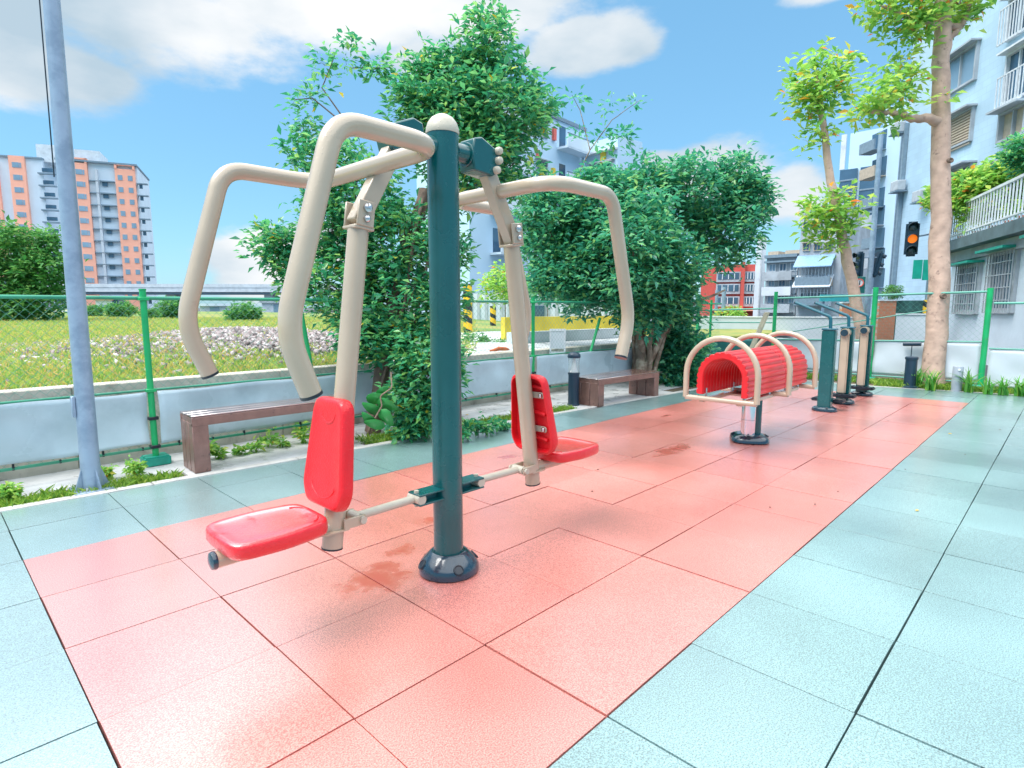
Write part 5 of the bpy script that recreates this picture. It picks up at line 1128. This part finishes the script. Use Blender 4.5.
# ================================================================== STREET THINGS BEYOND THE FENCE
def wall(name, x0, x1, D0_, D1_, z1, m, label, th=.12, z0=-.03, cat='wall', cap=True):
    b = Bld(name, x0, D0_, x1, D1_, 300, label, m, depth=th, H=z1, z0=z0, cat=cat, wname='panel')
    if cap: b.P('coping', FRW, [((-.01, -.02, z1-z0), (b.W+.01, th+.02, z1-z0+.03))])
    return b
b = wall('site_wall', 700, 872, 15.5, 14, .88, TARPW, 'long pale low site wall behind the far fence and the air walkers')
wall('brick_wall', 879, 896, 13, 13, 1.28, BRICK, 'orange brick wall right of the tall far fence post')
wall('brick_wall', 842, 862, 16, 16, 1.25, BRICK, 'orange brick wall piece left of the striped post')
wall('stone_wall', 897, 936, 12.5, 12, .98, PALEW, 'mottled pale rounded wall left of the pink-barked tree')
DKS = mat('dark_green_net', (.02, .09, .09), .7, var=.5, vscale=9)
wall('net_wall', 895, 932, 14, 13.5, 1.30, DKS, 'dark green netting band above the mottled pale wall', cap=False)
bb_ = Bld('sign_hoarding', 820, 24, 850, 24, 292, 'plain teal hoarding strip below the awnings', mat('teal_board', (.03, .33, .36), .5), depth=.1, H=1.66, z0=1.38, cat='hoarding')
for u in (.15, bb_.W-.2): bb_.P('leg', GALV, [((u, .1, -1.38), (u+.08, .18, .1))])
b = wall('yellow_hoarding', 505, 650, 10, 12.3, .97, mat('yellow_paint', (.70, .55, .05), .6, var=.15, vscale=3, col2=(.55, .25, .04), c2scale=3, c2lo=.6, c2hi=.7), 'low yellow hoarding across the site behind the right handle', cap=False, z0=.4)
wall('site_wall', 512, 645, 8.8, 11.2, .76, TARPW, 'low pale wall in front of the yellow hoarding', z0=.4, cap=False)
b = Bld('steel_hoarding', 470, 26, 660, 24, 300, 'pale ribbed steel hoarding behind the yellow one', PALEW, depth=.1, H=1.75, z0=0, cat='hoarding')
b.P('ribs', FRM, [((k*.35, -.05, 0), (k*.35+.12, .01, 1.75)) for k in range(int(b.W/.35))])
b = Bld('parked_van', 524, 22, 547, 22, 300, 'dark vehicle roof and window showing above the yellow hoarding', mat('van_body', (.30, .34, .38), .3), depth=1.8, H=1.35, z0=.35, cat='van', wname='body')
b.P('window_band', WG, [((.06, -.03, .45), (b.W-.1, .01, .85))]); b.P('roof', mat('van_roof', (.5, .53, .56), .3), [((.05, .05, 1.0), (b.W-.05, 1.7, 1.06))])
for u in (.12, b.W-.28): MB().tube([(u+.08, -.05, .0), (u+.08, .12, .0)], .16, 18).build('wheel', RUBB, b.root)
# white frame and orange tools on the wall
b = Bld('white_frame', 550, 7.6, 566, 7.6, 330, 'small white metal frame standing beyond the retaining wall', FRW, depth=.03, z0=.5, H=.56, cat='frame', wname='bottom_bar')
h_ = at(550, 329, 7.6).z-.5; b.P('upright', FRW, [((0, -.005, .06), (.02, .025, h_))]); b.P('upright', FRW, [((b.W-.02, -.005, .06), (b.W, .025, h_))]); b.P('top_bar', FRW, [((.02, -.005, h_-.03), (b.W-.02, .025, h_))]); b.P('board', TARPW, [((.02, .0, .10), (b.W-.02, .012, h_-.035))])
ORG = mat('orange_cloth', (.55, .13, .04), .7, var=.3, vscale=20)
q = atg(556, 6.55); tag(MB().tube([(-.16, .03, 0), (-.08, .0, .012), (0, .03, .018), (.09, .0, .012), (.17, .02, 0)], [.008, .022, .026, .022, .01], 10).build('cloth_bundle', ORG, None, loc=(q.x, 4.27, .612)), 'orange-brown rag bundle lying on the retaining wall left of the bollard light', 'rag')
def hazard(px, y0, y1, D, w, label, stripes=True, ex=None):
    t0 = at(px, y0, D); t1 = at(px, y1, D); q = Vector((t0.x, t0.y, 0)); t = empty('striped_post', q, 0, label, 'post')
    r = w*D/CF/2; MB().tube([(0, 0, 0), (0, 0, t1.z)], r*.85, 16).build('lower_shaft', GALV, t)
    MB().tube([(0, 0, t1.z), (0, 0, t0.z)], r, 20).build('striped_sleeve', HAZ, t)
    if ex: MB().tube([(0, 0, t0.z), (0, 0, at(px, ex, D).z)], r*.8, 14).build('upper_shaft', GALV, t)
    return t
HAZ = mat('hazard_stripes', (.80, .50, .02), .45, var=.05); nt = HAZ.node_tree; N = nt.nodes; L = nt.links
tcn = [n for n in N if n.type == 'TEX_COORD'][0]; sx = N.new('ShaderNodeSeparateXYZ'); L.new(tcn.outputs['Object'], sx.inputs[0])
a1 = N.new('ShaderNodeMath'); a1.operation = 'ARCTAN2'; L.new(sx.outputs[1], a1.inputs[0]); L.new(sx.outputs[0], a1.inputs[1])
a2 = N.new('ShaderNodeMath'); a2.operation = 'MULTIPLY_ADD'; L.new(sx.outputs[2], a2.inputs[0]); a2.inputs[1].default_value = 3.6
a3 = N.new('ShaderNodeMath'); a3.operation = 'DIVIDE'; L.new(a1.outputs[0], a3.inputs[0]); a3.inputs[1].default_value = 2*PI; L.new(a3.outputs[0], a2.inputs[2])
a4 = N.new('ShaderNodeMath'); a4.operation = 'FRACT'; L.new(a2.outputs[0], a4.inputs[0]); a5 = N.new('ShaderNodeMath'); a5.operation = 'GREATER_THAN'; L.new(a4.outputs[0], a5.inputs[0]); a5.inputs[1].default_value = .55
mx = N.new('ShaderNodeMix'); mx.data_type = 'RGBA'; bs_ = N['Principled BSDF']; c = bs_.inputs['Base Color'].links[0].from_socket
L.new(a5.outputs[0], mx.inputs[0]); L.new(c, mx.inputs[6]); mx.inputs[7].default_value = (.015, .02, .03, 1); L.new(mx.outputs[2], bs_.inputs['Base Color'])
hazard(467.5, 284, 334, 13, 9, 'yellow and black striped post just right of the teal centre post')
hazard(493, 306, 327, 18, 6, 'smaller striped post left of the right hanging tube')
hazard(881, 302, 330, 14, 8, 'striped post behind the farthest air walker')
hazard(929, 300, 319, 13.5, 9, 'striped foot of the traffic light pole at the pink-barked tree', ex=150)
hazard(716, 311, 323, 20, 4, 'pale pole with a yellow sleeve, left one of the pair right of the round tree', ex=290)
hazard(723, 314, 323, 19, 5, 'pale pole with a yellow sleeve, right one of the pair right of the round tree', ex=287)
# traffic lights
def lamp_head(px, py, D, h, yaw, label, lit=None, tilt=0):
    c = at(px, py, D); s_ = h*D/CF; t = empty('traffic_light', c, 0, label, 'traffic light'); t.rotation_euler = (0, R_(tilt), math.atan2(-FW.y, -FW.x)+R_(yaw))  # local +x faces the viewer
    hb = s_/2; w = s_*.17
    MB().box((-w*.8, -w, -hb), (w*.3, w, hb), bev=w*.35, seg=2).build('housing', NAVY, t)
    for k in range(3):
        z = hb-(k+.5)*s_/3; r = s_/3*.40
        em = lit == k
        MB().lathe([(r*.92, 0), (r*.6, .02*s_), (0, .035*s_)], n=22, mtx=Matrix.Translation((w*.31, 0, z)) @ Matrix.Rotation(PI/2, 4, 'Y')).build('lens', AMB if em else LENSD, t)
        vz = MB(); pts_o = []; n = 16
        rng_ = [R_(-20+220*i/n) for i in range(n+1)]
        A = [vz.bm.verts.new((w*.3, r*1.05*math.cos(a), z+r*1.05*math.sin(a))) for a in rng_]; B_ = [vz.bm.verts.new((w*.3+r*1.5*(.55+.45*max(0, math.sin(a))), r*1.05*math.cos(a), z+r*1.05*math.sin(a)-r*.12)) for a in rng_]
        for i in range(n): vz.bm.faces.new((A[i], A[i+1], B_[i+1], B_[i]))
        o = vz.build('visor', NAVY, t); md = o.modifiers.new('t', 'SOLIDIFY'); md.thickness = r*.10
    return t
AMB = bpy.data.materials.new('amber_lens'); AMB.use_nodes = True; b_ = AMB.node_tree.nodes['Principled BSDF']; b_.inputs['Base Color'].default_value = (.9, .2, .01, 1); b_.inputs['Emission Color'].default_value = (1, .22, .02, 1); b_.inputs['Emission Strength'].default_value = .28
LENSD = mat('dark_lens', (.02, .05, .06), .15, spec=.8)
DL = 13.4
lamp_head(912, 239, DL, 34, -26, 'three-lamp traffic light with its middle lamp glowing amber, left of the pink-barked tree', lit=1)
ab = MB(); p0 = at(918, 236, DL)+FW*.05; p1 = at(930, 234, 13.5); 
tag(ab.tube([p0, p1], .022, 10).build('signal_bracket', GALV), 'short steel bracket holding the amber traffic light to its pole', 'bracket')
lamp_head(877, 265, 16, 26, 100, 'tilted traffic light seen from the side, right one of the two unlit ones', tilt=14)
lamp_head(858.5, 265, 16, 26, -80, 'traffic light seen from behind and the side, above the small red sign')
q = at(868, 300, 16.1); sp_ = empty('signal_pole', (q.x, q.y, 0), 0, 'tall pale steel pole between the two unlit traffic lights', 'pole')
MB().tube([(0, 0, 0), (0, 0, at(866, 138, 16.1).z)], [.085, .06], 16).build('shaft', GALV, sp_)
MB().tube([(-.25, .25, at(868, 258, 16.1).z), (.25, -.25, at(868, 258, 16.1).z)], .02, 8).build('cross_arm', GALV, sp_)
c = at(859, 285, 15.8); ss = empty('pedestrian_sign', (c.x, c.y, 0), math.atan2(-FW.y, -FW.x), 'small dark green box sign with red ring on the signal pole', 'sign'); c_z = c.z
MB().box((-.04, -.16, c_z-.22), (.02, .16, c_z+.22), bev=.01).build('board', mat('dark_green_board', (.01, .13, .12), .4), ss); MB().tube([(-.08, 0, 0), (-.08, 0, c_z)], .03, 10).build('post', GALV, ss)
MB().lathe([(.085, 0), (.085, .012), (.11, .012), (.11, 0)], n=24, mtx=Matrix.Translation((.022, 0, c_z+.06)) @ Matrix.Rotation(PI/2, 4, 'Y')).build('red_ring', RDP, ss); MB().lathe([(.084, 0), (.084, .004), (0, .004)], n=24, mtx=Matrix.Translation((.021, 0, c_z+.06)) @ Matrix.Rotation(PI/2, 4, 'Y')).build('white_disc', FRW, ss)
MB().box((.023, -.012, c_z+.0), (.030, .012, c_z+.11)).build('figure_mark', RUBB, ss)
c = at(922.5, 270, 13.3); gs = empty('street_sign', (c.x, c.y, c.z), math.atan2(-FW.y, -FW.x)-R_(20), 'folded green plate sign under the amber traffic light', 'sign')
GSG = mat('sign_green', (.01, .36, .27), .35)
MB().box((-.01, -.19, -.20), (.01, -.01, .23), bev=.003).build('left_plate', GSG, gs); MB().box((-.03, .01, -.23), (-.01, .16, .23), bev=.003).build('right_plate', GSG, gs); MB().tube([(-.04, .1, .12), (-.14, .30, .12)], .014, 8).build('bracket', GALV, gs)
